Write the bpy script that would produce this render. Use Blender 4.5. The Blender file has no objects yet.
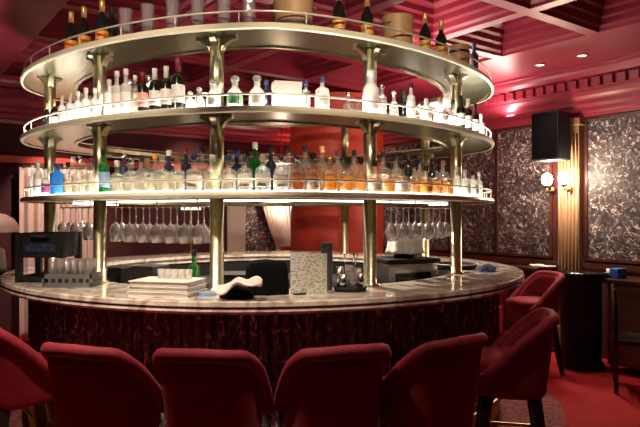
import bpy, bmesh, math, random
from mathutils import Vector, Matrix
random.seed(7)
C = bpy.context.scene.collection
PI = math.pi
F, UC, YC, HC = 600.0, 320.0, 213.5, 1.6

# ------------------------------------------------------------------ materials
def mat(name, col, rough=0.5, metal=0.0, **kw):
    m = bpy.data.materials.new(name); m.use_nodes = True
    b = m.node_tree.nodes['Principled BSDF']
    b.inputs['Base Color'].default_value = (*col, 1)
    b.inputs['Roughness'].default_value = rough
    b.inputs['Metallic'].default_value = metal
    for k, v in kw.items():
        b.inputs[k.replace('_', ' ')].default_value = v
    return m

def nodes(m):
    nt = m.node_tree
    return nt, nt.nodes['Principled BSDF'], nt.nodes.new, nt.links.new

def ramp(nt, stops):
    r = nt.nodes.new('ShaderNodeValToRGB')
    els = r.color_ramp.elements
    while len(els) < len(stops): els.new(0.5)
    for e, (p, c) in zip(els, stops):
        e.position = p; e.color = (*c, 1)
    return r

def tex_noise(nt, scale, detail=3, distort=0.0, coord='Object', vec=None, mapscale=None):
    t = nt.nodes.new('ShaderNodeTexNoise')
    t.inputs['Scale'].default_value = scale; t.inputs['Detail'].default_value = detail
    t.inputs['Distortion'].default_value = distort
    if vec is None:
        tc = nt.nodes.new('ShaderNodeTexCoord'); vec = tc.outputs[coord]
    if mapscale:
        mp = nt.nodes.new('ShaderNodeMapping'); mp.inputs['Scale'].default_value = mapscale
        nt.links.new(vec, mp.inputs['Vector']); vec = mp.outputs['Vector']
    nt.links.new(vec, t.inputs['Vector'])
    return t

def bump(nt, b, height, strength=0.3, dist=0.01):
    bp = nt.nodes.new('ShaderNodeBump')
    bp.inputs['Strength'].default_value = strength; bp.inputs['Distance'].default_value = dist
    nt.links.new(height, bp.inputs['Height']); nt.links.new(bp.outputs['Normal'], b.inputs['Normal'])

def noisy(name, c1, c2, scale, rough=0.5, metal=0.0, lo=0.35, hi=0.65, detail=4, distort=0.0, mapscale=None, bmp=0.0, **kw):
    m = mat(name, c1, rough, metal, **kw)
    nt, b, N, L = nodes(m)
    t = tex_noise(nt, scale, detail, distort, mapscale=mapscale)
    r = ramp(nt, [(lo, c1), (hi, c2)])
    L(t.outputs['Fac'], r.inputs['Fac']); L(r.outputs['Color'], b.inputs['Base Color'])
    if bmp: bump(nt, b, t.outputs['Fac'], bmp)
    return m

def emit(name, col, strength):
    m = bpy.data.materials.new(name); m.use_nodes = True
    nt = m.node_tree; nt.nodes.clear()
    o = nt.nodes.new('ShaderNodeOutputMaterial'); e = nt.nodes.new('ShaderNodeEmission')
    e.inputs['Color'].default_value = (*col, 1); e.inputs['Strength'].default_value = strength
    nt.links.new(e.outputs[0], o.inputs[0]); return m

def glass(name, tint, body=0.25, bodycol=None, gloss=0.12):
    """thin glass: see-through, with a sheen at the edges and some milky scatter that keeps it bright"""
    m = bpy.data.materials.new(name); m.use_nodes = True
    nt = m.node_tree; nt.nodes.clear(); N, L = nt.nodes.new, nt.links.new
    o = N('ShaderNodeOutputMaterial'); tr = N('ShaderNodeBsdfTransparent'); tr.inputs[0].default_value = (*tint, 1)
    df = N('ShaderNodeBsdfTranslucent'); df.inputs[0].default_value = (*(bodycol or tint), 1)
    d2 = N('ShaderNodeBsdfDiffuse'); d2.inputs[0].default_value = (*(bodycol or tint), 1)
    md = N('ShaderNodeMixShader'); md.inputs[0].default_value = 0.5
    L(df.outputs[0], md.inputs[1]); L(d2.outputs[0], md.inputs[2])
    m1 = N('ShaderNodeMixShader'); m1.inputs[0].default_value = body
    L(tr.outputs[0], m1.inputs[1]); L(md.outputs[0], m1.inputs[2])
    gl = N('ShaderNodeBsdfGlossy'); gl.inputs['Roughness'].default_value = 0.08
    lw = N('ShaderNodeLayerWeight'); lw.inputs['Blend'].default_value = 0.35
    mr = N('ShaderNodeMapRange'); mr.inputs['To Min'].default_value = gloss*0.5; mr.inputs['To Max'].default_value = min(1, gloss*5)
    L(lw.outputs['Facing'], mr.inputs['Value'])
    m2 = N('ShaderNodeMixShader'); L(mr.outputs[0], m2.inputs[0])
    L(m1.outputs[0], m2.inputs[1]); L(gl.outputs[0], m2.inputs[2]); L(m2.outputs[0], o.inputs[0])
    return m

M = {}
M['brass'] = noisy('brushed_brass', (0.57, 0.52, 0.35), (0.67, 0.62, 0.44), 30, 0.33, 1.0, mapscale=(1, 1, 0.05))
M['shelf_metal'] = noisy('champagne_metal', (0.24, 0.22, 0.125), (0.32, 0.295, 0.18), 6, 0.27, 0.92)
M['enamel'] = mat('cream_enamel', (0.82, 0.77, 0.57), 0.28, 0.1)
M['dark_brass'] = mat('aged_brass', (0.45, 0.31, 0.13), 0.35, 1.0)
M['led'] = emit('shelf_light_mid', (1.0, 0.94, 0.85), 24.0)
M['led_low'] = emit('shelf_light_low', (1.0, 0.92, 0.78), 10.0)
M['led_under'] = emit('under_shelf_glow', (1.0, 0.93, 0.82), 5.0)
M['bulb'] = emit('bulb_glow', (1.0, 0.82, 0.58), 25)
M['shade_glow'] = emit('lit_lampshade', (1.0, 0.80, 0.62), 2.5)
M['spot_glow'] = emit('downlight_glow', (1.0, 0.85, 0.7), 6)
M['velvet'] = noisy('red_velvet', (0.20, 0.003, 0.016), (0.27, 0.005, 0.024), 14, 0.75, 0, Sheen_Weight=0.2, Sheen_Roughness=0.4, Sheen_Tint=(1, 0.25, 0.35, 1))
M['legwood'] = mat('dark_stained_leg', (0.018, 0.009, 0.008), 0.35)
M['black'] = mat('black_matte', (0.005, 0.005, 0.006), 0.6)
M['rail'] = mat('overlit_brass', (0.85, 0.80, 0.70), 0.4, 0.4)  # brass painted paler, imitating its white-out above the glowing panels
M['blackgloss'] = mat('black_gloss', (0.006, 0.006, 0.007), 0.15)
M['blackcloth'] = mat('black_cloth', (0.006, 0.006, 0.008), 0.95, Specular_IOR_Level=0.1)
M['white'] = mat('white_plastic', (0.80, 0.76, 0.72), 0.45)
M['whitecloth'] = mat('white_linen', (0.90, 0.86, 0.80), 0.9)
M['paper'] = mat('white_paper', (0.82, 0.80, 0.76), 0.7)
M['steel'] = mat('stainless_steel', (0.55, 0.55, 0.55), 0.25, 1.0)
M['greyplastic'] = mat('grey_plastic', (0.16, 0.165, 0.17), 0.5)
M['darkgrey'] = mat('dark_grey_metal', (0.07, 0.07, 0.085), 0.4)
M['bluecloth'] = mat('navy_cloth', (0.03, 0.04, 0.16), 0.9)
M['lightblue'] = mat('pale_blue_paper', (0.30, 0.45, 0.70), 0.8)
M['blue'] = mat('blue_plastic', (0.03, 0.14, 0.55), 0.4)
M['orange_label'] = mat('orange_label', (0.85, 0.30, 0.03), 0.5)
M['yellow_label'] = mat('yellow_label', (0.75, 0.40, 0.06), 0.5)
M['gold_foil'] = mat('gold_foil', (0.80, 0.50, 0.18), 0.35, 0.6)
M['bucket'] = noisy('tan_leather', (0.42, 0.25, 0.11), (0.50, 0.31, 0.15), 8, 0.5)
M['red_cap'] = mat('red_cap', (0.20, 0.016, 0.025), 0.4)
M['blue_cap'] = mat('blue_cap', (0.035, 0.06, 0.20), 0.4)
M['pink_label'] = mat('pink_label', (0.75, 0.35, 0.32), 0.6)
M['purple'] = mat('purple_label', (0.30, 0.05, 0.20), 0.6)
M['cork'] = mat('cork', (0.45, 0.28, 0.16), 0.8)
M['greenbit'] = mat('green_label', (0.10, 0.35, 0.12), 0.5)
M['clear'] = glass('clear_glass', (0.93, 0.95, 0.95), 0.16, (0.86, 0.85, 0.80))
M['frost'] = glass('frosted_glass', (0.9, 0.9, 0.9), 0.62, (0.90, 0.88, 0.84))
M['stem'] = glass('wine_glass', (0.92, 0.92, 0.94), 0.26, (0.95, 0.83, 0.80), 0.30)  # milky body stands in for bright highlights on the empty glass
M['crystal'] = glass('cut_crystal', (0.90, 0.86, 0.90), 0.34, (0.86, 0.80, 0.84), 0.2)
M['amber'] = glass('amber_spirit', (0.96, 0.62, 0.16), 0.45, (0.92, 0.50, 0.08))
M['darkamber'] = glass('dark_amber_spirit', (0.75, 0.36, 0.07), 0.45, (0.62, 0.26, 0.05))
M['palespirit'] = glass('pale_spirit', (0.97, 0.93, 0.82), 0.25, (0.85, 0.78, 0.62))
M['greenglass'] = glass('green_glass', (0.10, 0.55, 0.16), 0.35, (0.05, 0.40, 0.10))
M['blueglass'] = glass('blue_glass', (0.15, 0.50, 0.90), 0.70, (0.10, 0.48, 0.90))
M['bottledark'] = mat('dark_bottle_glass', (0.010, 0.013, 0.010), 0.12)
M['bottleblue'] = mat('slate_blue_bottle', (0.030, 0.035, 0.075), 0.15)
M['curtain'] = mat('cream_drape', (0.62, 0.50, 0.44), 0.9)
M['pinkcurtain'] = mat('pink_drape', (0.60, 0.42, 0.40), 0.9)
M['pinkshade'] = mat('dusty_pink_shade', (0.55, 0.33, 0.34), 0.6)
M['pillar'] = noisy('red_plaster', (0.55, 0.050, 0.026), (0.60, 0.060, 0.032), 3, 0.45)
M['ceil'] = noisy('crimson_paint', (0.235, 0.020, 0.037), (0.27, 0.024, 0.044), 2.5, 0.36)
M['wallred'] = noisy('maroon_wall', (0.045, 0.003, 0.006), (0.06, 0.004, 0.008), 3, 0.85)
M['rail_wood'] = noisy('dark_mahogany', (0.05, 0.014, 0.010), (0.09, 0.03, 0.02), 5, 0.3, mapscale=(1, 1, 8))
M['gilt_wood'] = noisy('gilded_oak', (0.28, 0.16, 0.085), (0.36, 0.21, 0.115), 6, 0.4, 0.1, mapscale=(4, 4, 0.5))
M['tablewood'] = noisy('walnut_veneer', (0.10, 0.04, 0.02), (0.16, 0.07, 0.035), 4, 0.4, mapscale=(1, 8, 8))

def stone_mat():
    m = mat('cream_marble', (0.6, 0.5, 0.45), 0.12)
    nt, b, N, L = nodes(m)
    t = tex_noise(nt, 7, 8, 1.2); r = ramp(nt, [(0.34, (0.42, 0.31, 0.27)), (0.46, (0.66, 0.57, 0.50)), (0.60, (0.82, 0.76, 0.68))])
    L(t.outputs['Fac'], r.inputs['Fac']); L(r.outputs['Color'], b.inputs['Base Color'])
    b.inputs['Coat Weight'].default_value = 0.3
    return m
M['stone'] = stone_mat()

def base_mat():
    m = mat('mottled_burgundy_stone', (0.05, 0.02, 0.025), 0.18)
    nt, b, N, L = nodes(m)
    t = tex_noise(nt, 26, 6, 1.6, mapscale=(1, 1, 0.45))
    r = ramp(nt, [(0.38, (0.05, 0.026, 0.030)), (0.54, (0.13, 0.085, 0.095)), (0.61, (0.26, 0.20, 0.21)), (0.68, (0.85, 0.72, 0.68))])  # palest stop paints specular flecks into the mottled stone
    L(t.outputs['Fac'], r.inputs['Fac']); L(r.outputs['Color'], b.inputs['Base Color'])
    return m
M['base'] = base_mat()

def wallpaper_mat():
    m = mat('foliage_wallpaper', (0.1, 0.08, 0.08), 0.55)
    nt, b, N, L = nodes(m)
    tc = N('ShaderNodeTexCoord')
    n1 = tex_noise(nt, 5.0, 2, 0.0, vec=tc.outputs['Object'])
    mx = N('ShaderNodeMixRGB'); mx.blend_type = 'ADD'; mx.inputs[0].default_value = 0.16
    L(tc.outputs['Object'], mx.inputs[1]); L(n1.outputs['Color'], mx.inputs[2])
    v = N('ShaderNodeTexVoronoi'); v.feature = 'DISTANCE_TO_EDGE'; v.inputs['Scale'].default_value = 13
    L(mx.outputs[0], v.inputs['Vector'])
    n2 = tex_noise(nt, 11, 5, 2.2, vec=mx.outputs[0])
    n3 = tex_noise(nt, 30, 3, 1.0, vec=mx.outputs[0])
    r1 = ramp(nt, [(0.02, (1, 1, 1)), (0.14, (0, 0, 0))]); L(v.outputs['Distance'], r1.inputs['Fac'])
    r2 = ramp(nt, [(0.43, (0, 0, 0)), (0.57, (1, 1, 1))]); L(n2.outputs['Fac'], r2.inputs['Fac'])
    r3 = ramp(nt, [(0.42, (0.35, 0.35, 0.35)), (0.62, (1, 1, 1))]); L(n3.outputs['Fac'], r3.inputs['Fac'])
    a = N('ShaderNodeMixRGB'); a.blend_type = 'MULTIPLY'; a.inputs[0].default_value = 0.55
    L(r2.outputs[0], a.inputs[1]); L(r1.outputs[0], a.inputs[2])
    a2 = N('ShaderNodeMixRGB'); a2.blend_type = 'MULTIPLY'; a2.inputs[0].default_value = 1
    L(a.outputs[0], a2.inputs[1]); L(r3.outputs[0], a2.inputs[2])
    fin = ramp(nt, [(0.0, (0.024, 0.014, 0.017)), (0.42, (0.14, 0.105, 0.11)), (0.88, (0.64, 0.57, 0.56))])
    L(a2.outputs[0], fin.inputs['Fac']); L(fin.outputs[0], b.inputs['Base Color'])
    return m
M['wallpaper'] = wallpaper_mat()

def carpet_mat():
    m = mat('red_carpet', (0.3, 0.01, 0.015), 0.9)
    nt, b, N, L = nodes(m)
    t = tex_noise(nt, 3.0, 5, 0.6); r = ramp(nt, [(0.35, (0.42, 0.008, 0.014)), (0.65, (0.50, 0.012, 0.020))])
    L(t.outputs['Fac'], r.inputs['Fac']); L(r.outputs['Color'], b.inputs['Base Color'])
    t2 = tex_noise(nt, 400, 2); bump(nt, b, t2.outputs['Fac'], 0.3, 0.004)
    return m
M['carpet'] = carpet_mat()

def rug_mat():
    m = mat('patterned_border_carpet', (0.3, 0.1, 0.1), 0.9)
    nt, b, N, L = nodes(m)
    t = tex_noise(nt, 9, 6, 3.0); r = ramp(nt, [(0.42, (0.26, 0.03, 0.035)), (0.50, (0.36, 0.17, 0.15)), (0.58, (0.20, 0.02, 0.03))])
    L(t.outputs['Fac'], r.inputs['Fac']); L(r.outputs['Color'], b.inputs['Base Color'])
    return m
M['rug'] = rug_mat()

def print_mat(name, base, ink, sx, sz, lo=0.5):
    """faint unreadable printing: rows of small marks"""
    m = mat(name, base, 0.65)
    nt, b, N, L = nodes(m)
    t = tex_noise(nt, 1.0, 2, 0.0, mapscale=(sx, sx, sz)); r = ramp(nt, [(lo, base), (lo+0.08, ink)])
    L(t.outputs['Fac'], r.inputs['Fac']); L(r.outputs['Color'], b.inputs['Base Color'])
    return m
M['menu_text'] = print_mat('menu_page_text', (0.80, 0.78, 0.75), (0.30, 0.29, 0.30), 45, 130, 0.54)
M['menu_green'] = print_mat('menu_page_green', (0.78, 0.77, 0.70), (0.40, 0.44, 0.22), 60, 110, 0.50)
M['crate_print'] = print_mat('crate_blue_print', (0.012, 0.015, 0.022), (0.02, 0.05, 0.16), 60, 40, 0.50)

# ------------------------------------------------------------------ mesh helpers
def obj(name, bm, m, parent=None, smooth=False, bevel=0.0):
    bmesh.ops.recalc_face_normals(bm, faces=bm.faces)
    me = bpy.data.meshes.new(name); bm.to_mesh(me); bm.free()
    return obj_me(name, me, m, parent, smooth, bevel)

def obj_me(name, me, m, parent=None, smooth=False, bevel=0.0):
    if m is not None and not me.materials: me.materials.append(m)
    if smooth:
        for p in me.polygons: p.use_smooth = True
    o = bpy.data.objects.new(name, me); C.objects.link(o)
    if parent: o.parent = parent
    if bevel:
        bv = o.modifiers.new('bevel', 'BEVEL'); bv.width = bevel; bv.segments = 2; bv.limit_method = 'ANGLE'
    return o

def empty(name, loc=(0, 0, 0), rz=0):
    o = bpy.data.objects.new(name, None); C.objects.link(o)
    o.location = loc; o.rotation_euler = (0, 0, rz); o.empty_display_size = 0.1
    return o

def tag(o, label, cat, group=None):
    o['label'] = label; o['category'] = cat
    if group: o['group'] = group
    return o

def struct(o):
    o['kind'] = 'structure'; return o

def box(bm, x0, x1, y0, y1, z0, z1, mtx=None):
    vs = [bm.verts.new(Vector(p) if mtx is None else mtx @ Vector(p)) for p in
          [(x0,y0,z0),(x1,y0,z0),(x1,y1,z0),(x0,y1,z0),(x0,y0,z1),(x1,y0,z1),(x1,y1,z1),(x0,y1,z1)]]
    for f in [(0,3,2,1),(4,5,6,7),(0,1,5,4),(1,2,6,5),(2,3,7,6),(3,0,4,7)]:
        bm.faces.new([vs[i] for i in f])

def lathe(bm, prof, n=20, c=(0, 0, 0), cap=True, sq=2.0, sx=1.0, sy=1.0):
    """prof: [(r, z)...]; sq > 2 squares the plan"""
    rings = []
    for r, z in prof:
        ring = []
        for i in range(n):
            a = 2*PI*(i+0.5)/n; ca, sa = math.cos(a), math.sin(a)
            k = (abs(ca)**sq+abs(sa)**sq)**(-1/sq) if sq != 2.0 else 1.0
            ring.append(bm.verts.new((c[0]+r*k*ca*sx, c[1]+r*k*sa*sy, c[2]+z)))
        rings.append(ring)
    for a, b in zip(rings, rings[1:]):
        for i in range(n):
            bm.faces.new([a[i], a[(i+1) % n], b[(i+1) % n], b[i]])
    if cap:
        if prof[0][0] > 1e-5: bm.faces.new(list(reversed(rings[0])))
        if prof[-1][0] > 1e-5: bm.faces.new(rings[-1])

def tube(bm, pts, r, n=10, closed=False, cap=True):
    pts = [Vector(p) for p in pts]; m = len(pts); rings = []
    for i, p in enumerate(pts):
        a = pts[(i-1) % m] if (closed or i > 0) else p
        b = pts[(i+1) % m] if (closed or i < m-1) else p
        t = (b-a).normalized()
        up = Vector((0, 0, 1)) if abs(t.z) < 0.95 else Vector((1, 0, 0))
        s = t.cross(up).normalized(); u = s.cross(t)
        rr = r[i] if isinstance(r, (list, tuple)) else r
        rings.append([bm.verts.new(p+s*rr*math.cos(2*PI*k/n)+u*rr*math.sin(2*PI*k/n)) for k in range(n)])
    rng = range(m if closed else m-1)
    for i in rng:
        a, b = rings[i], rings[(i+1) % m]
        for k in range(n):
            bm.faces.new([a[k], a[(k+1) % n], b[(k+1) % n], b[k]])
    if cap and not closed:
        bm.faces.new(list(reversed(rings[0]))); bm.faces.new(rings[-1])

def ring_sweep(bm, path, prof):
    """path: function(offset) -> list of (x, y) closed; prof: closed list of (offset inward, z)"""
    loops = []
    for d, z in prof:
        loops.append([bm.verts.new((x, y, z)) for x, y in path(d)])
    k = len(loops); n = len(loops[0])
    for j in range(k):
        a, b = loops[j], loops[(j+1) % k]
        for i in range(n):
            bm.faces.new([a[i], a[(i+1) % n], b[(i+1) % n], b[i]])

# ------------------------------------------------------------------ plan curves of the bar
def sup(cx, cy, a, b, n, rot, th):
    c, s = math.cos(th), math.sin(th)
    X = math.copysign(abs(c)**(2/n), c)*a; Y = math.copysign(abs(s)**(2/n), s)*b
    return (cx+X*math.cos(rot)-Y*math.sin(rot), cy+X*math.sin(rot)+Y*math.cos(rot))
def rackp(d, th): return sup(-0.488, 5.462, 2.076-d, 1.998-d, 1.62, 0.109, th)
def cntp(d, th): return sup(-0.447, 5.428, 2.195-d, 2.205-d, 1.90, 0.0, th)
NS = 144
def _even(fn, d, n=NS):
    """n points of the curve at even spacing along its length"""
    pts = [fn(d, 2*PI*i/2880) for i in range(2880)]
    L = [0.0]
    for i in range(2880):
        a, b = pts[i], pts[(i+1) % 2880]; L.append(L[-1]+math.hypot(b[0]-a[0], b[1]-a[1]))
    out = []; j = 0
    for k in range(n):
        t = L[-1]*k/n
        while L[j+1] < t: j += 1
        out.append(pts[j])
    return out
def radial_path(fn, n=NS):
    def path(d):
        base = _even(fn, 0, n); res = []
        for i in range(n):
            p, q, p0 = base[i], base[(i+1) % n], base[i-1]
            tx, ty = q[0]-p0[0], q[1]-p0[1]; l = math.hypot(tx, ty)
            res.append((p[0]-ty/l*d, p[1]+tx/l*d))
        return res
    return path
rackpath = radial_path(rackp); cntpath = radial_path(cntp)

def on_front(fn, d, u, back=False):
    """point of the curve (offset d inward) that stands at bearing u on the near (or far) side, with its outward heading"""
    best = None
    for i in range(3600):
        th = 2*PI*i/3600
        x, y = fn(d, th); x1, y1 = fn(d, th+0.01)
        nx, ny = (y1-y), -(x1-x)              # outward
        facing = nx*x+ny*y
        if (facing < 0) != (not back): continue
        e = abs(UC+F*x/y-u)
        if best is None or e < best[0]: best = (e, x, y, math.atan2(ny, nx))
    return best[1], best[2], best[3]

CT = 1.125                                    # counter top height
SH = [1.691, 2.190, 2.672]                     # undersides of the three shelves
ST = [z+0.036 for z in SH]                    # shelf tops

# ================================================================== BAR COUNTER
bar = tag(empty('bar_counter', (-0.447, 5.428, 0)), 'large round cocktail bar with pale marble top over a dark ribbed burgundy base', 'bar counter')
def place(o, root):                           # keep world coordinates when parenting to an Empty that has no turn
    o.parent = root; o.matrix_parent_inverse = Matrix.Translation(-Vector(root.location)); return o
bm = bmesh.new()
ring_sweep(bm, cntpath, [(0.004, CT-0.006), (0.012, CT), (0.55, CT), (0.55, CT-0.03), (0.008, CT-0.034), (0.0, CT-0.028)])
place(obj('countertop', bm, M['stone'], smooth=False), bar)
bm = bmesh.new()
ring_sweep(bm, cntpath, [(0.016, CT-0.036), (0.006, CT-0.042), (0.002, CT-0.056), (0.010, CT-0.070), (0.03, CT-0.076), (0.53, CT-0.076), (0.53, CT-0.0345), (0.02, CT-0.0345)])
place(obj('edge_moulding', bm, M['stone']), bar)
# ribbed base
def ribbed(n):
    base = _even(lambda d, th: cntp(d+0.22, th), 0, n*6); out = []
    for i, p in enumerate(base):
        q, p0 = base[(i+1) % len(base)], base[i-1]
        tx, ty = q[0]-p0[0], q[1]-p0[1]; l = math.hypot(tx, ty)
        k = (i % 6)/6; d = -0.022*math.sin(PI*k)**0.7
        out.append((p[0]-ty/l*d, p[1]+tx/l*d))
    return out
rb = ribbed(190)
def wall_ring(bm, pts, z0, z1):
    lo = [bm.verts.new((x, y, z0)) for x, y in pts]; hi = [bm.verts.new((x, y, z1)) for x, y in pts]
    n = len(pts)
    for i in range(n): bm.faces.new([lo[i], lo[(i+1) % n], hi[(i+1) % n], hi[i]])
bm = bmesh.new(); wall_ring(bm, rb, 0.27, CT-0.07); place(obj('ribbed_base', bm, M['base']), bar)
bm = bmesh.new(); wall_ring(bm, rb, 0.0, 0.27); place(obj('plinth', bm, M['dark_brass']), bar)
bm = bmesh.new(); wall_ring(bm, _even(lambda d, th: cntp(d+0.52, th), 0, NS), 0.0, CT-0.07); place(obj('inner_face', bm, M['black']), bar)
bm = bmesh.new(); tube(bm, [(x, y, 0.22) for x, y in _even(lambda d, th: cntp(d+0.15, th), 0, NS)], 0.022, 8, closed=True)
for x, y, x2, y2 in [(*a, *b) for a, b in zip(_even(lambda d, th: cntp(d+0.15, th), 0, 20), _even(lambda d, th: cntp(d+0.21, th), 0, 20))]:
    tube(bm, [(x, y, 0.22), (x2, y2, 0.22)], 0.014, 6)
place(obj('foot_rail', bm, M['dark_brass'], smooth=True), bar)
# inner working shelf
bm = bmesh.new()
ring_sweep(bm, cntpath, [(0.56, 0.86), (0.56, 0.90), (1.24, 0.90), (1.24, 0.86)])
place(obj('work_shelf', bm, M['darkgrey']), bar)
bm = bmesh.new(); wall_ring(bm, _even(lambda d, th: cntp(d+1.20, th), 0, NS), 0.0, 0.86); place(obj('work_front', bm, M['black']), bar)

# ================================================================== RACK
rack = tag(empty('bottle_rack', (-0.495, 5.445, CT)), 'three-tier round brass bottle rack standing on columns on the bar counter', 'bottle rack')
RW = 0.43
for k, z in enumerate(SH):
    t = ST[k]
    bm = bmesh.new()
    ring_sweep(bm, rackpath, [(0.002, z-0.002), (-0.008, z+0.004), (-0.012, z+0.018), (-0.008, z+0.032), (0.002, t+0.002), (0.012, t+0.002), (0.012, t-0.001), (-0.0005, t-0.004), (-0.0005, z+0.002), (0.012, z), (0.012, z-0.002)])
    place(obj('edge_band', bm, M['enamel'], smooth=False), rack)
    bm = bmesh.new()
    ring_sweep(bm, rackpath, [(0.006, z), (0.0, z+0.008), (0.0, t-0.006), (0.007, t), (RW, t), (RW, z), (RW-0.03, z), (RW-0.03, z+0.008), (0.035, z+0.008), (0.035, z)])
    sh = place(obj('shelf', bm, M['shelf_metal']), rack)
    if k < 2:
        bm = bmesh.new()
        ring_sweep(bm, rackpath, [(0.040, t+0.0005), (0.040, t+0.006), (0.135, t+0.006), (0.135, t+0.0005)])
        bmesh.ops.delete(bm, geom=[f for f in bm.faces if f.calc_center_median().y > 5.9], context='FACES')
        place(obj('light_panel', bm, (M['led_low'], M['led'])[k]), rack)['label'] = 'glowing opal panel set in the shelf top'
    bm = bmesh.new()
    rp = radial_path(rackp, 120)
    tube(bm, [(x, y, t+0.072) for x, y in rp(0.018)], 0.0062, 6, closed=True)
    rail = place(obj('gallery_rail', bm, M['rail'], smooth=True), rack)
    pts = rp(0.018)
    for i in range(0, 120, 4):
        x, y = pts[i]
        bm = bmesh.new(); tube(bm, [(x, y, t), (x, y, t+0.072)], 0.0045, 6)
        o = obj('rail_post', bm, M['rail'], smooth=True); place(o, rack)
        o.parent = rail; o.matrix_parent_inverse = (Matrix.Translation(Vector(rack.location)) @ Matrix.Translation(-Vector(rack.location)))
bm = bmesh.new()
ring_sweep(bm, rackpath, [(0.392, SH[0]-0.001), (0.392, SH[0]-0.012), (0.410, SH[0]-0.012), (0.410, SH[0]-0.001)])
bmesh.ops.delete(bm, geom=[f for f in bm.faces if f.calc_center_median().y > 5.9], context='FACES')
place(obj('under_shelf_light', bm, M['led_under']), rack)['label'] = 'glowing light strip under the lowest shelf'
# columns
COLU = [(50, False), (100, False), (217, False), (370, False), (456, False), (345, True), (425, True)]
col_pts = []
for u, bk in COLU:
    x, y, ang = on_front(rackp, 0.20, u, bk)
    col_pts.append((x, y, ang, u, bk))
    bm = bmesh.new()
    lathe(bm, [(0.062, CT), (0.062, CT+0.012), (0.043, CT+0.02), (0.043, SH[0])], 24, (x, y, 0))
    for a in (0, 1): lathe(bm, [(0.043, ST[a]+0.006), (0.043, SH[a+1])], 24, (x, y, 0))
    colo = place(obj('column', bm, M['brass'], smooth=True), rack)
    for p in colo.data.polygons: p.use_smooth = len(p.vertices) == 4
    for k in (1, 2):
        bm = bmesh.new(); zt = SH[k]+0.006
        for turn in (0, PI/2):
            tx, ty = -math.sin(ang+turn), math.cos(ang+turn); nx, ny = math.cos(ang+turn), math.sin(ang+turn)
            w = (0.105, 0.13)[k-1] if turn == 0 else 0.09
            for sgn in (-1, 1):
                prof = [(0.0, zt), (w, zt), (w, zt-0.012)]
                for i in range(1, 9):
                    q = i/8*PI/2
                    prof.append((w-(w-0.035)*math.sin(q), zt-0.012-0.095*(1-math.cos(q))))
                prof.append((0.0, zt-0.107))
                fr = [bm.verts.new((x+sgn*tx*r+nx*0.02, y+sgn*ty*r+ny*0.02, zz)) for r, zz in prof]
                bk_ = [bm.verts.new((x+sgn*tx*r-nx*0.02, y+sgn*ty*r-ny*0.02, zz)) for r, zz in prof]
                bm.faces.new(fr); bm.faces.new(list(reversed(bk_)))
                for i in range(len(prof)):
                    j = (i+1) % len(prof); bm.faces.new([fr[i], bk_[i], bk_[j], fr[j]])
        b_ = obj('bracket', bm, M['brass']); b_.parent = colo
# ================================================================== BOTTLES
ORD = ['first','second','third','fourth','fifth','sixth','seventh','eighth','ninth','tenth','eleventh','twelfth','thirteenth','fourteenth','fifteenth','sixteenth','seventeenth','eighteenth','nineteenth','twentieth',
 'twenty-first','twenty-second','twenty-third','twenty-fourth','twenty-fifth','twenty-sixth','twenty-seventh','twenty-eighth','twenty-ninth','thirtieth','thirty-first','thirty-second','thirty-third','thirty-fourth','thirty-fifth','thirty-sixth','thirty-seventh','thirty-eighth','thirty-ninth','fortieth','forty-first','forty-second','forty-third','forty-fourth']
cache = {}
# shape: body r, body h, shoulder h, neck r, total h, plan squareness
SHAPES = {
 'squat':   (0.041, 0.115, 0.140, 0.014, 0.195, 4.0),
 'round':   (0.042, 0.105, 0.150, 0.014, 0.200, 2.0),
 'tall':    (0.034, 0.175, 0.205, 0.013, 0.265, 2.0),
 'mid':     (0.036, 0.140, 0.170, 0.013, 0.225, 2.0),
 'flask':   (0.044, 0.125, 0.150, 0.013, 0.190, 3.0),
 'ball':    (0.046, 0.080, 0.125, 0.018, 0.150, 2.0),
 'champ':   (0.043, 0.150, 0.225, 0.015, 0.300, 2.0),
 'wine':    (0.037, 0.175, 0.215, 0.014, 0.285, 2.0),
 'jug':     (0.052, 0.150, 0.205, 0.022, 0.255, 2.0),
 'block':   (0.045, 0.150, 0.165, 0.018, 0.200, 5.0),
}
def prof_of(s, k=1.0):
    r, bh, sh, nr, th, sq = SHAPES[s]
    p = [(0.0, 0.004), (r*0.8, 0.0), (r*0.97, 0.004), (r, 0.014), (r, bh)]
    for i in range(1, 6):
        q = i/5; p.append((nr+(r-nr)*(0.5+0.5*math.cos(PI*q)), bh+(sh-bh)*q))
    p += [(nr, th-0.02), (nr+0.002, th-0.012), (nr, th)]
    return p
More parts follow.
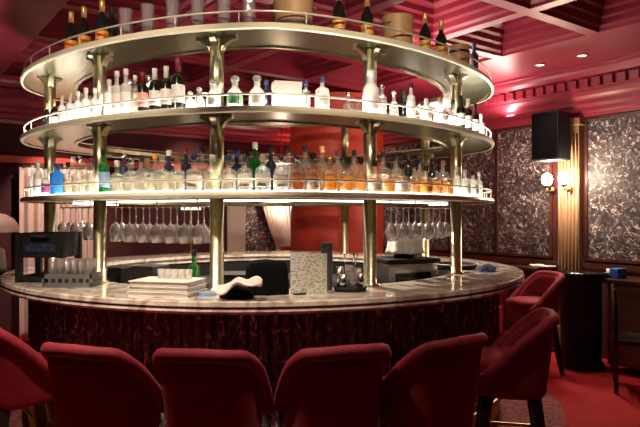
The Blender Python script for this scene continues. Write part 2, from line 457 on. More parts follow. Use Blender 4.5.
def bottle(loc, shape, gm, cap, label, liquid, text, cat, group, rz=0.0, sc=1.0, name='bottle'):
    key = (shape,)
    r, bh, sh, nr, th, sq = SHAPES[shape]
    def get(kind, build):
        if (kind, shape) not in cache:
            bm = bmesh.new(); build(bm); bmesh.ops.recalc_face_normals(bm, faces=bm.faces)
            me = bpy.data.meshes.new(kind); bm.to_mesh(me); bm.free()
            for p in me.polygons: p.use_smooth = len(p.vertices) == 4
            cache[(kind, shape)] = me
        return cache[(kind, shape)]
    def inst(nm, me, m, parent):
        k = (me.name, m.name)
        if k not in cache:
            me2 = me.copy(); me2.materials.clear(); me2.materials.append(m); cache[k] = me2
        o = bpy.data.objects.new(nm, cache[k]); C.objects.link(o)
        if parent: o.parent = parent
        return o
    b = inst(name, get('glass_body', lambda bm: lathe(bm, prof_of(shape), 20, sq=sq)), gm, None)
    b.location = loc; b.rotation_euler = (0, 0, rz); b.scale = (sc, sc, sc)
    tag(b, text, cat, group)
    if cap is not None:
        if shape in ('ball', 'round'):
            cp = lambda bm: lathe(bm, [(nr*0.8, th-0.012), (nr*0.8, th), (nr*1.25, th+0.004), (nr*1.5, th+0.014), (nr*1.4, th+0.026), (nr*0.8, th+0.036), (0.0, th+0.038)], 14)
            inst('stopper', get('stopper', cp), cap, b)
        elif shape in ('champ', 'wine'):
            cp = lambda bm: lathe(bm, [(nr+0.0035, th-0.075), (nr+0.003, th-0.02), (nr+0.0045, th-0.01), (nr+0.003, th+0.004), (0.0, th+0.006)], 16)
            inst('foil', get('foil', cp), cap, b)
        else:
            cp = lambda bm: lathe(bm, [(nr+0.003, th-0.016), (nr+0.0035, th+0.020), (nr+0.001, th+0.023), (0.0, th+0.023)], 16)
            inst('cap', get('cap', cp), cap, b)
    if label is not None:
        z0, z1 = (0.030, 0.095) if shape == 'champ' else (bh*0.20, bh*0.78)
        lb = lambda bm: lathe(bm, [(r+0.0012, z0), (r+0.0012, z1)], 20, cap=False, sq=sq)
        inst('label', get('label', lb), label, b)
    if liquid is not None:
        lq = lambda bm: lathe(bm, [(0.0, 0.007), (r*0.90, 0.007), (r*0.93, 0.012), (r*0.93, bh*0.86), (0.0, bh*0.86)], 16, sq=sq)
        inst('liquid', get('liquid', lq), liquid, b)
    return b
CAPN = {'black': 'black cap', 'white': 'white cap', 'steel': 'silver cap', 'gold_foil': 'gold top', 'blue_cap': 'blue cap', 'red_cap': 'red cap', 'cork': 'cork stopper', 'clear': 'glass stopper', 'frost': 'white glass stopper', 'orange_label': 'orange foil'}
LIQN = {'amber': 'amber', 'darkamber': 'dark amber', 'palespirit': 'pale', None: ''}
GLN = {'clear': 'clear', 'frost': 'frosted white', 'greenglass': 'green', 'blueglass': 'bright blue', 'bottledark': 'dark', 'bottleblue': 'slate blue', 'crystal': 'cut crystal'}
SHN = {'squat': 'square squat', 'round': 'rounded', 'tall': 'tall', 'mid': 'straight-sided', 'flask': 'broad', 'ball': 'round-bellied', 'champ': 'champagne', 'wine': 'slim', 'block': 'blocky', 'jug': 'big jug-like'}
SHELFN = ['lowest', 'middle', 'top']
def shelf_row(k, row, d, items, group):
    items = sorted(items, key=lambda q: q[0]); n = 0
    zt = ST[k]+(0.0065 if k < 2 else 0.001)
    pos, kept = [], []
    for it in items:
        p = on_front(rackp, d, it[0])
        if pos and math.hypot(p[0]-pos[-1][0], p[1]-pos[-1][1]) < .045: continue
        pos.append(p); kept.append(it)
    items = kept
    rad = [SHAPES[it[1]][0]*(1.0 if SHAPES[it[1]][5] < 2.5 else 1.12)*(it[6] if len(it) > 6 else 1.0)+.0015 for it in items]
    fit = [1.0]*len(items)
    for i in range(len(items)-1):
        gap = math.hypot(pos[i+1][0]-pos[i][0], pos[i+1][1]-pos[i][1]); need = rad[i]+rad[i+1]
        if need > gap: fit[i] = min(fit[i], gap/need); fit[i+1] = min(fit[i+1], gap/need)
    for it, (x, y, ang), ft in zip(items, pos, fit):
        u, shape, gm, cap, lab, liq = it[:6]; sc = (it[6] if len(it) > 6 else 1.0)*max(ft, .6)
        g = GLN[gm] if liq is None else LIQN[liq]
        wd = 'bottle'
        txt = f"{g} {SHN[shape]} bottle" + (f" with {CAPN[cap]}" if cap else '') + f", {ORD[n]} from left, {row} row of {SHELFN[k]} shelf"
        bottle((x, y, zt), shape, M[gm], M[cap] if cap else None, M[lab] if lab else None, M[liq] if liq else None,
               txt, 'bottle', group, ang+PI/2+random.uniform(-.25, .25), sc)
        n += 1
A = 'amber'; D = 'darkamber'; P = 'palespirit'
low_front = [
 (30,'tall','frost','white',None,None,.92),(38,'tall','frost','white','white',None,.95),(45.5,'mid','frost','white','purple',None,.8),(57,'block','blueglass','blue_cap',None,None,1.0),
 (68,'mid','clear','black',None,P,.9),(79,'round','clear','steel',None,P,1.1),(91,'mid','clear','red_cap',None,P,.95),(104,'tall','greenglass','black','lightblue',None,1.0),
 (117,'squat','clear','white',None,P,.95),(131,'squat','clear','steel',None,P),(147,'squat','clear','cork',None,P,.97),(162,'squat','clear','white',None,P,1.03),(177,'squat','clear','cork',None,P),(194,'squat','clear','blue_cap','white',P,1.04),
 (212,'squat','clear','white',None,P,1.0),(229,'squat','clear','blue_cap',None,P),(245,'flask','clear','blue_cap','white',P,.98),(263,'flask','clear','white','white',None,1.02),(281,'flask','clear','steel','white',None,.98),
 (297,'squat','clear','steel',None,D),(313,'round','clear','black','paper',A),(330,'squat','clear','gold_foil',None,A,.96),(347,'squat','clear','black',None,A,.98),(361,'round','clear','black',None,A,.92),
 (375,'squat','clear','black','paper',A,.94),(388.5,'squat','clear','black',None,A,.9),(402,'squat','clear','black','paper',A,.9),(414.5,'round','clear','black',None,A,.9),(426,'squat','clear','black','orange_label',A,.9),(437,'squat','clear','black',None,A,.92),
 (447.5,'squat','clear','black',None,A,.93),(457,'mid','frost','white',None,None,.88),(465,'flask','frost','white','white',None,.95),(473,'flask','frost','black','white',None,.95),(479,'mid','frost','white',None,None,.85)]
low_back = [(60,'tall','clear','blue_cap',None,None,1.0),(73,'tall','clear','white',None,None,1.05),(85,'tall','clear','red_cap',None,P,.95),(124,'tall','bottleblue','steel',None,None,1.0),(141,'mid','clear','black',None,P,1.05),
 (155,'tall','clear','orange_label',None,P,.92),(169,'tall','bottleblue','white','white',None,.98),(186,'tall','bottleblue','red_cap',None,None,1.0),(202,'tall','clear','black',None,P,1.02),(237,'mid','bottleblue','blue_cap',None,None,1.08),(255,'tall','greenglass','white',None,None,1.1),(271,'tall','bottleblue','black',None,None,1.0),
 (288,'tall','clear','black',None,None,1.0),(305,'tall','clear','black',None,D,1.05),(322,'tall','clear','gold_foil',None,A,1.05),(338,'tall','clear','red_cap',None,A,1.0),(354,'tall','clear','black',None,A,1.0),
 (383,'tall','clear','black','paper',D,1.02),(396,'tall','clear','black',None,A,.98),(408,'tall','bottledark','black',None,None,1.02),(420,'tall','clear','black',None,A,.95),(432,'tall','bottledark','black',None,None,.98),(443,'tall','clear','cork',None,A,1.0),(455,'tall','clear','black',None,None,1.0),(466,'tall','frost','white',None,None,.95)]
mid_front = [
 (47,'champ','bottledark','gold_foil',None,None,.60),(54,'champ','bottledark','gold_foil','white',None,.62),(62,'mid','frost','cork','pink_label',None,.8),(70,'mid','frost','cork','white',None,.8),(78,'mid','frost','white',None,None,.8),(86,'mid','frost','white',None,None,.85),(95,'mid','frost','white','white',None,.8),
 (109,'mid','frost','white',None,None,.95),(117,'tall','frost','white','white',None,.98),(126,'tall','frost','white','white',None,1.0),(135,'tall','clear','white',None,P,.92),(143,'wine','bottledark','red_cap','pink_label',None,.98),(155,'wine','bottledark','white','white',None,.92),(166.5,'wine','bottledark','white','white',None,.94),(178,'wine','bottledark','red_cap','white',None,1.08),
 (190,'ball','frost','white',None,None,.72),(199,'ball','clear','frost','white',None,.85),(213,'ball','frost','frost','white',None,.9),(235,'ball','frost','frost','greenbit',None,1.0),(257,'ball','frost','frost','white',None,1.0),
 (306,'mid','clear','blue_cap','white',None,.7),(322,'flask','frost','blue_cap','white',None,.93),(371,'jug','frost','white','white',None,1.0),(382,'mid','clear','steel',None,None,.80),(394,'round','clear','white',None,None,.72),(411,'tall','frost','black','white',None,.84),(426,'block','frost','white','white',None,.72),(440,'block','frost','cork','white',None,.85),
 (453,'mid','clear','black','white',None,.82),(461,'wine','bottledark','black','white',None,.88),(468,'wine','bottledark','white','white',None,.88),(475,'wine','bottledark','black','white',None,.85),(481,'mid','frost','white','white',None,.8)]
mid_back = [(58,'wine','bottledark','gold_foil',None,None,.72),(72,'mid','bottledark','steel',None,None,.8),(112,'tall','frost','white',None,None,.9),(130,'tall','clear','steel',None,None,1.0),(149,'wine','bottledark','steel',None,None,1.0),(172,'wine','bottledark','black',None,None,.95),(266,'mid','bottleblue','blue_cap',None,None,.85),(301,'mid','bottleblue','blue_cap',None,None,.85),(348,'squat','clear','steel',None,None,.8),(358,'ball','clear','red_cap',None,None,.8),(403,'wine','bottledark','black',None,None,.9),(419,'squat','clear','steel',None,None,.85),(450,'tall','clear','red_cap',None,None,.8),(458,'wine','bottledark','black',None,None,1.0),(466,'wine','bottledark','black',None,None,.98)]
shelf_row(0, 'front', 0.085, low_front, 'bottles in the front row of the lowest shelf')
shelf_row(0, 'back', 0.31, low_back, 'bottles in the back row of the lowest shelf')
shelf_row(1, 'front', 0.085, mid_front, 'bottles in the front row of the middle shelf')
shelf_row(1, 'back', 0.32, mid_back, 'bottles in the back row of the middle shelf')
# top shelf: champagne, crystal, buckets
CH = [(71,'orange_label','leftmost on the top shelf'),(84,'orange_label','second from left on the top shelf'),(102,'orange_label','beside the crystal vases on the top shelf'),(339,'yellow_label','just right of the wide tan bucket'),(367,'yellow_label','just left of the middle tan bucket'),
      (425,'yellow_label','just right of the middle tan bucket'),(441,'yellow_label','just left of the banded tan barrel')]
for u, lb, where in CH:
    x, y, ang = on_front(rackp, 0.11, u)
    bottle((x, y, ST[2]+.001), 'champ', M['bottledark'], M['gold_foil'], M[lb], None, f"dark champagne bottle with {lb.split('_')[0]} label, {where}", 'bottle', 'champagne bottles on the top shelf', ang+PI/2, 0.98 if u < 110 else .93)
x, y, ang = on_front(rackp, 0.10, 474)
bottle((x, y, ST[2]+.001), 'wine', M['bottleblue'], M['blue_cap'], None, None, 'slim slate blue bottle at the right end of the top shelf', 'bottle', None, ang, 0.92)
x, y, ang = on_front(rackp, 0.20, 112)
bottle((x, y, ST[2]+.001), 'wine', M['bottledark'], M['black'], None, None, 'plain dark bottle right of the orange-labelled champagne on the top shelf', 'bottle', None, ang, 1.0)
crys = None
for i, u in enumerate([126, 148, 173, 198, 224, 249]):
    x, y, ang = on_front(rackp, 0.13, u)
    if crys is None:
        bm = bmesh.new()
        lathe(bm, [(0.0,0.0),(0.036,0.0),(0.040,0.006),(0.026,0.018),(0.030,0.03),(0.043,0.05),(0.044,0.12),(0.040,0.15),(0.046,0.20),(0.048,0.205),(0.043,0.20),(0.036,0.15),(0.039,0.12),(0.038,0.05),(0.0,0.034)], 14, cap=False)
        bmesh.ops.recalc_face_normals(bm, faces=bm.faces)
        crys = bpy.data.meshes.new('vase'); bm.to_mesh(crys); bm.free(); crys.materials.append(M['crystal'])
    o = bpy.data.objects.new('crystal_vase', crys); C.objects.link(o); o.location = (x, y, ST[2]+.001)
    tag(o, f"cut crystal vase, {ORD[i]} from left in the row on the top shelf", 'vase', 'crystal vases on the top shelf')
def bucket(u, r, h, label, band):
    x, y, ang = on_front(rackp, 0.05+r, u)
    t = tag(empty('ice_bucket', (x, y, ST[2]+.003), ang+PI/2), label, 'ice bucket', 'tan buckets on the top shelf')
    bm = bmesh.new(); lathe(bm, [(0.0, 0.0), (r*0.92, 0.0), (r*0.95, 0.01), (r, h-0.01), (r*1.01, h), (r*0.93, h), (r*0.86, 0.02), (0.0, 0.02)], 28, cap=False)
    obj('bucket_body', bm, M['bucket'], t, True)
    for zb, m in band:
        bm = bmesh.new(); lathe(bm, [(r*1.0, zb-0.01), (r*1.015+.003, zb-0.008), (r*1.015+.003, zb+0.008), (r*1.0, zb+0.01)], 28, cap=False); obj('band', bm, m, t, True)
    for s in (-1, 1):
        bm = bmesh.new(); tube(bm, [(s*r, -0.03, h*.72), (s*(r+.025), -0.025, h*.70), (s*(r+.025), 0.025, h*.70), (s*r, 0.03, h*.72)], 0.005, 6)
        obj('handle', bm, M['dark_brass'], t, True)
bucket(293, 0.122, 0.21, 'wide tan leather ice bucket near the middle of the top shelf', [(0.035, M['darkgrey'])])
bucket(398, 0.105, 0.21, 'tan leather bucket between two pairs of champagne bottles on top shelf', [])
bucket(459, 0.080, 0.17, 'tan barrel-like bucket with a black band at right of the top shelf', [(0.12, M['black'])])
# white carton, on the middle shelf
x, y, ang = on_front(rackp, 0.12, 286.5)
t = tag(empty('gift_box', (x, y, ST[1]+.0065), ang+PI/2), 'white presentation carton among the bottles on the middle shelf', 'box')
bm = bmesh.new(); box(bm, -0.083, 0.083, -0.05, 0.05, 0, 0.12); obj('carton', bm, M['white'], t, bevel=.003)
bm = bmesh.new(); box(bm, -0.085, 0.085, -0.052, 0.052, 0.12, 0.155); obj('lid', bm, M['white'], t, bevel=.003)

# ================================================================== HANGING WINE GLASSES
bm = bmesh.new()
# hung upside down: origin at the foot, which is on top
lathe(bm, [(0.034,0.0),(0.034,-0.002),(0.008,-0.006),(0.0042,-0.02),(0.004,-0.105),(0.010,-0.118),(0.030,-0.132),(0.041,-0.155),(0.043,-0.180),(0.036,-0.240),(0.0345,-0.240),(0.041,-0.180),(0.039,-0.156),(0.028,-0.134),(0.0,-0.120)], 16, cap=False)
bmesh.ops.recalc_face_normals(bm, faces=bm.faces)
wg = bpy.data.meshes.new('hung_glass'); bm.to_mesh(wg); bm.free(); wg.materials.append(M['stem'])
for p in wg.polygons: p.use_smooth = True
glass_n = 0
def glass_rack(u0, u1, n, label, side):
    global glass_n
    rows = (0.29, 0.385, 0.48)
    ROOT = None
    for ri, d in enumerate(rows):
        for i in range(n):
            u = u0+(u1-u0)*(i+(.45 if ri == 1 else 0))/(n-1)
            x, y, ang = on_front(rackp, d, u)
            if i and math.hypot(x-lx_, y-ly_) < .08: continue
            lx_, ly_ = x, y
            o = bpy.data.objects.new('wine_glass', wg); C.objects.link(o); o.location = (x, y, SH[0]-0.044)
            tag(o, f"stemmed wine glass hanging upside down, {ORD[i]} from left, {('near','middle','far')[ri]} row, {side}", 'wine glass', 'wine glasses hanging under the rack')
    t = tag(empty('glass_hanger', (-0.495, 5.445, SH[0])), label, 'glass hanger', 'hangers under the rack')
    for d in rows:
        for e in (-0.020, 0.020):
            pts = []
            for i in range(25):
                u = u0-3+(u1-u0+6)*i/24
                x, y, ang = on_front(rackp, d+e, u); pts.append((x, y, SH[0]-0.046))
            bm = bmesh.new(); tube(bm, pts, 0.004, 6); place(obj('hanger_rail', bm, M['dark_brass'], smooth=True), t)
    for i in (1, 12, 23):
        u = u0-3+(u1-u0+6)*i/24
        for d in (0.262, 0.355):
            x, y, ang = on_front(rackp, d, u)
            bm = bmesh.new(); tube(bm, [(x, y, SH[0]-0.003), (x, y, SH[0]-0.046)], 0.004, 6); place(obj('drop_rod', bm, M['dark_brass']), t)
glass_rack(63, 89, 3, 'brass glass hanger under the rack left of the second column', 'left of second column')
glass_rack(116, 198, 7, 'brass glass hanger under the rack between second and third columns', 'between second and third columns')
glass_rack(391, 440, 5, 'brass glass hanger under the rack right of the fourth column', 'right of fourth column')

# ================================================================== BAR CHAIRS
def chair_parts():
    parts = {}
    # plan of the shell: rounded U, open to +y (front); phi = 0 is the back (-y)
    def plan(phi, k):
        c, s = math.cos(phi), math.sin(phi)
        w, dd = 0.243*k, 0.250*k
        n = 3.3
        q = (abs(s)**n+abs(c)**n)**(-1/n)
        return (w*s*q, -dd*c*q)
    NP = 44; PH = math.radians(128)
    def top(phi):
        a = abs(phi)
        a0, a1 = math.radians(44), math.radians(128)
        t = min(1, max(0, (a-a0)/(a1-a0))); t = t**1.15
        return 0.975-0.34*t-0.01*(a/a0)**2*(a < a0)-0.01*(a >= a0)
    bm = bmesh.new(); ro, ri = [], []
    NJ = 8
    for i in range(NP+1):
        phi = -PH+2*PH*i/NP; zt = top(phi); co, ci = [], []
        for j in range(NJ+1):
            v = j/NJ; z = 0.53+(zt-0.53)*v
            k = 0.77+0.20*min(1, (z-0.53)/0.40)**0.8
            x, y = plan(phi, k); co.append(bm.verts.new((x, y, z)))
            x, y = plan(phi, k-0.19); ci.append(bm.verts.new((x, y, z)))
        ro.append(co); ri.append(ci)
    for i in range(NP):
        for j in range(NJ):
            bm.faces.new([ro[i][j], ro[i+1][j], ro[i+1][j+1], ro[i][j+1]])
            bm.faces.new([ri[i][j], ri[i][j+1], ri[i+1][j+1], ri[i+1][j]])
        bm.faces.new([ro[i][NJ], ro[i+1][NJ], ri[i+1][NJ], ri[i][NJ]])
        bm.faces.new([ro[i][0], ri[i][0], ri[i+1][0], ro[i+1][0]])
    for e in (0, NP):
        for j in range(NJ): bm.faces.new([ro[e][j], ro[e][j+1], ri[e][j+1], ri[e][j]])
    parts['backrest'] = (bm, M['velvet'], True)
    bm = bmesh.new(); pts = []
    for i in range(NP+1):
        phi = -PH+2*PH*i/NP; x, y = plan(phi, 0.955); pts.append((x, y, top(phi)+0.002))
    tube(bm, pts, 0.033, 12)
    parts['top_roll'] = (bm, M['velvet'], True)
    bm = bmesh.new()
    lathe(bm, [(0.0, 0.50), (0.17, 0.50), (0.195, 0.515), (0.205, 0.54), (0.205, 0.66), (0.208, 0.70), (0.195, 0.73), (0.15, 0.742), (0.0, 0.745)], 32, (0, 0.02, 0), sq=3.2, sx=1.0, sy=1.08)
    parts['seat'] = (bm, M['velvet'], True)
    for q, (sx, sy) in enumerate([(-1, -1), (1, -1), (-1, 1), (1, 1)]):
        bm = bmesh.new()
        a = Vector((sx*0.135, sy*0.135+.01, 0.51)); b = Vector((sx*0.205, sy*0.205+.01, 0.0))
        rings = []
        for (p, r) in ((a, 0.034), (a.lerp(b, .5), 0.028), (b, 0.018)):
            rings.append([bm.verts.new((p.x+r*cx, p.y+r*cy, p.z)) for cx, cy in ((-1,-.7),(-.7,-1),(.7,-1),(1,-.7),(1,.7),(.7,1),(-.7,1),(-1,.7))])
        for r0, r1 in zip(rings, rings[1:]):
            for i in range(8): bm.faces.new([r0[i], r0[(i+1) % 8], r1[(i+1) % 8], r1[i]])
        bm.faces.new(rings[0]); bm.faces.new(list(reversed(rings[-1])))
        parts['leg', q] = (bm, M['legwood'], False)
    bm = bmesh.new(); k = 0.176
    tube(bm, [(-k, -k+.01, 0.24), (k, -k+.01, 0.24), (k, k+.01, 0.24), (-k, k+.01, 0.24)], 0.011, 8, closed=True)
    parts['footrest'] = (bm, M['dark_brass'], True)
    return parts
chair_me = {}
for k, (bm, m, sm) in chair_parts().items():
    bmesh.ops.recalc_face_normals(bm, faces=bm.faces)
    me = bpy.data.meshes.new('chair_part'); bm.to_mesh(me); bm.free(); me.materials.append(m)
    for p in me.polygons: p.use_smooth = sm
    chair_me[k] = me
def chair(x, y, label, turn=0.0):
    dx, dy = -0.46-x, 5.43-y
    t = tag(empty('bar_chair', (x, y, 0), math.atan2(dy, dx)-PI/2+turn), label, 'bar chair', 'red velvet bar chairs around the counter')
    for k, me in chair_me.items():
        nm = k[0] if isinstance(k, tuple) else k
        o = bpy.data.objects.new(nm, me); C.objects.link(o); o.parent = t
    return t
def polar(deg, r): a = math.radians(deg); return (-0.46+r*math.sin(a), 5.43-r*math.cos(a))
CH_ = [(-34.5, 2.31, 'red velvet bar chair cut off by the left edge of the photo', -.20),
       (-13.0, 2.56, 'red velvet bar chair, second from left in the front row at the bar', -.12),
       (-0.9, 2.57, 'red velvet bar chair in front of the stacked white trays and black cloth', -.11),
       (11.6, 2.56, 'red velvet bar chair in front of the standing menu', .11),
       (23.4, 2.55, 'dark shaded red bar chair, fifth from left in the front row', .22),
       (43.6, 2.38, 'red bar chair at right whose dark legs stand clear on the carpet', .58),
       (104.0, 2.70, 'red bar chair behind the right tip of the counter', 0)]
for a, r, lb, tn in CH_: chair(*polar(a, r), lb, tn)

# ================================================================== ROOM  (axes turned against the view)
D1 = Vector((-0.594, 0.804)); D2 = Vector((0.804, 0.594))
def W(s, t): p = D2*s+D1*t; return p.x, p.y
ROOM = Matrix(((D2.x, D1.x, 0, 0), (D2.y, D1.y, 0, 0), (0, 0, 1, 0), (0, 0, 0, 1)))   # room (s, t, z) -> world
def robj(name, bm, m, parent=None, **k):
    o = obj(name, bm, m, parent, **k)
    if parent is None: o.matrix_world = ROOM
    return o
S0, S1, T0, T1, CZ = -3.2, 6.48, -2.6, 8.1, 3.2
bm = bmesh.new(); box(bm, S0-.2, S1+.2, T0-.2, T1+.2, -0.2, 0.0); struct(robj('floor', bm, M['carpet']))
bm = bmesh.new(); box(bm, S1, S1+0.2, T0, T1, 0, 3.9); struct(robj('wall_right', bm, M['wallred']))
bm = bmesh.new(); box(bm, S0, S1, T1, T1+0.2, 0, 3.9); struct(robj('wall_back', bm, M['wallred']))
bm = bmesh.new(); box(bm, S0-.2, S0, T0, T1, 0, 3.9); struct(robj('wall_left', bm, M['wallred']))
bm = bmesh.new(); box(bm, S0, S1, T0-.2, T0, 0, 3.9); struct(robj('wall_front', bm, M['wallred']))
# patterned border carpet around the bar
bm = bmesh.new()
ring_sweep(bm, cntpath, [(-0.30, 0.001), (-0.30, 0.006), (0.2, 0.006), (0.2, 0.001)])
struct(obj('floor_border', bm, M['rug']))
# coffered ceiling
GS0, GT0, PITCH, NCS, NCT = 1.106, 2.857-1.02*5, 1.02, 4, 10
bm = bmesh.new()
def quad(bm, pts): bm.faces.new([bm.verts.new(p) for p in pts])
GS1, GT1 = GS0+PITCH*NCS, GT0+PITCH*NCT
for (a, b, c, d) in [(S0, GS0, T0, T1), (GS1, S1, T0, T1), (GS0, GS1, T0, GT0), (GS0, GS1, min(GT1, T1), T1+.001)]:
    if b-a > 1e-3 and d-c > 2e-3: quad(bm, [(a, c, CZ), (b, c, CZ), (b, d, CZ), (a, d, CZ)])
steps = [(0.0, 0.0), (0.0, 0.03), (0.025, 0.05), (0.025, 0.10), (0.06, 0.115), (0.06, 0.165), (0.10, 0.18), (0.10, 0.23), (0.16, 0.255), (0.16, 0.30), (0.20, 0.31), (0.20, 0.34)]
BW = 0.055
for i in range(NCS):
    for j in range(NCT):
        a, b = GS0+PITCH*i, GS0+PITCH*(i+1); c, d = GT0+PITCH*j, GT0+PITCH*(j+1)
        def rect(e, z): return [(a+e, c+e, z), (b-e, c+e, z), (b-e, d-e, z), (a+e, d-e, z)]
        prev = [bm.verts.new(p) for p in rect(0, CZ)]
        for e, h in [(-BW, 0.0)]+steps:
            cur = [bm.verts.new(p) for p in rect(BW+e, CZ+h)]
            if not (e == -BW):
                for k in range(4): bm.faces.new([prev[k], prev[(k+1) % 4], cur[(k+1) % 4], cur[k]])
            prev = cur
        bm.faces.new(prev)
        # little dentil row inside each coffer
        for k in range(9):
            q = a+BW+0.06+0.045+(PITCH-2*BW-0.21)*k/8
            box(bm, q-.02, q+.02, d-BW-0.062, d-BW-0.03, CZ+0.118, CZ+0.16)
            w = c+BW+0.06+0.045+(PITCH-2*BW-0.21)*k/8
            box(bm, b-BW-0.062, b-BW-0.03, w-.02, w+.02, CZ+0.118, CZ+0.16)
            box(bm, a+BW+0.03, a+BW+0.062, w-.02, w+.02, CZ+0.118, CZ+0.16)
struct(robj('ceiling', bm, M['ceil']))
bm = bmesh.new(); box(bm, S0-.2, S1+.2, T0-.2, T1+.2, 3.9, 4.0); struct(robj('ceiling_slab', bm, M['ceil']))
# cornice with dentils along the right wall and the back wall
CP = [(0.0, 2.69), (0.04, 2.69), (0.05, 2.73), (0.09, 2.745), (0.09, 2.79), (0.14, 2.82), (0.14, 2.86), (0.17, 2.875), (0.20, 2.90), (0.225, 2.94), (0.225, 2.96), (0.25, 2.965), (0.25, 3.07), (0.32, 3.085), (0.35, 3.12), (0.36, 3.15), (0.36, 3.165), (0.40, 3.175), (0.40, 3.20), (0.0, 3.20)]
def cornice(bm, axis, lo, hi, edge, sg):
    A_, B_ = [], []
    for d, z in CP:
        e = edge-sg*d
        A_.append(bm.verts.new((e, lo, z) if axis == 't' else (lo, e, z))); B_.append(bm.verts.new((e, hi, z) if axis == 't' else (hi, e, z)))
    for i in range(len(CP)-1): bm.faces.new([A_[i], A_[i+1], B_[i+1], B_[i]])
    bm.faces.new(A_); bm.faces.new(list(reversed(B_)))
    n = int((hi-lo)/0.135)
    for i in range(n):
        q = lo+0.135*(i+.5); e0, e1 = edge-sg*0.245, edge-sg*0.30
        x0, x1 = min(e0, e1), max(e0, e1)
        if axis == 't': box(bm, x0, x1, q-.045, q+.045, 2.975, 3.06)
        else: box(bm, q-.045, q+.045, x0, x1, 2.975, 3.06)
bm = bmesh.new(); cornice(bm, 't', T0, T1, S1, 1); struct(robj('trim_1', bm, M['ceil']))
bm = bmesh.new(); cornice(bm, 's', S0, S1-.41, T1, 1); struct(robj('trim_2', bm, M['ceil']))
# wallpaper panels in slim frames on the right wall
def panel(t0, t1, z0, z1, label):
    t = empty('wall_panel'); t.matrix_world = ROOM @ Matrix.Translation((S1, (t0+t1)/2, z0)); tag(t, label, 'wall panel', 'foliage wallpaper panels')
    hw = (t1-t0)/2; h = z1-z0
    bm = bmesh.new(); box(bm, -0.02, -0.001, -hw, hw, 0, h); obj('wallpaper', bm, M['wallpaper'], t)
    bm = bmesh.new()
    for (a, b, c, d) in [(-hw-.03, hw+.03, -.03, .0), (-hw-.03, hw+.03, h, h+.03), (-hw-.03, -hw, -.03, h+.03), (hw, hw+.03, -.03, h+.03)]:
        box(bm, -0.035, -0.001, a, b, c, d)
    obj('frame', bm, M['rail_wood'], t)
def t_of(u):        # where the right wall is met at bearing u
    k = (u-UC)/F; y = S1/(D2.x*k+D2.y); x = k*y; return x*D1.x+y*D1.y
def RW_(u, back):   # a point `back` metres in front of the right wall at bearing u
    kk = (u-UC)/F; y = (S1-back)/(D2.x*kk+D2.y); return kk*y, y
def t_off(u, back): x, y = RW_(u, back); return x*D1.x+y*D1.y
PZ0 = 1.10
panel(t_of(700), t_of(589), PZ0, 2.65, 'tall foliage wallpaper panel right of the gilded pilaster')
panel(t_of(551), t_of(499), PZ0, 2.65, 'foliage wallpaper panel behind the loudspeaker and sconces')
panel(t_of(496), t_of(452), PZ0, 2.65, 'foliage wallpaper panel just beyond the right end of the shelves')
panel(t_of(449), t_of(378), PZ0, 2.65, 'pale foliage wallpaper panel seen between the bar columns')
# rail and dado
bm = bmesh.new()
for z0, z1, d in [(0.98, 1.045, 0.05), (0.93, 0.98, 0.03), (0.0, 0.16, 0.03)]: box(bm, S1-d, S1-.001, T0+.01, T1-.01, z0, z1)
struct(robj('trim_3', bm, M['rail_wood']))
# pilaster
tp0, tp1 = t_off(579, .1), t_off(558, .1)
pl = empty('fluted_pilaster'); pl.matrix_world = ROOM @ Matrix.Translation((S1, (tp0+tp1)/2, 0)); tag(pl, 'fluted gilded wooden pilaster between the wallpaper panels', 'pilaster')
hw = abs(tp1-tp0)/2
bm = bmesh.new(); box(bm, -0.10, -0.001, -hw, hw, 0.0, 2.685); obj('shaft', bm, M['gilt_wood'], pl)
for i in range(6):
    q = -hw+(2*hw)*(i+.5)/6
    bm = bmesh.new(); tube(bm, [(-0.10, q, 0.35), (-0.10, q, 2.50)], hw/6*0.62, 8); obj('flute', bm, M['gilt_wood'], pl, True)
bm = bmesh.new(); box(bm, -0.13, -0.001, -hw-.02, hw+.02, 0, 0.30); obj('pilaster_foot', bm, M['gilt_wood'], pl, bevel=.01)
bm = bmesh.new(); box(bm, -0.13, -0.001, -hw-.02, hw+.02, 2.60, 2.688); obj('capital', bm, M['gilt_wood'], pl, bevel=.01)
# loudspeaker
tc = t_off(551, .36)
sp = empty('loudspeaker'); sp.matrix_world = ROOM @ Matrix.Translation((S1-.36, tc, 2.19)); tag(sp, 'black loudspeaker hung high on the right wall by the pilaster', 'loudspeaker')
bm = bmesh.new(); box(bm, -0.13, 0.13, -0.165, 0.165, 0, 0.55); obj('cabinet', bm, M['black'], sp, bevel=.02)
bm = bmesh.new(); box(bm, -0.145, -0.131, -0.15, 0.15, 0.02, 0.53); obj('grille', bm, M['blackcloth'], sp)
bm = bmesh.new(); tube(bm, [(0.13, .13, 0.3), (0.31, .13, 0.3)], 0.02, 8); box(bm, 0.30, 0.318, 0.10, 0.16, 0.2, 0.4); obj('wall_bracket', bm, M['black'], sp)
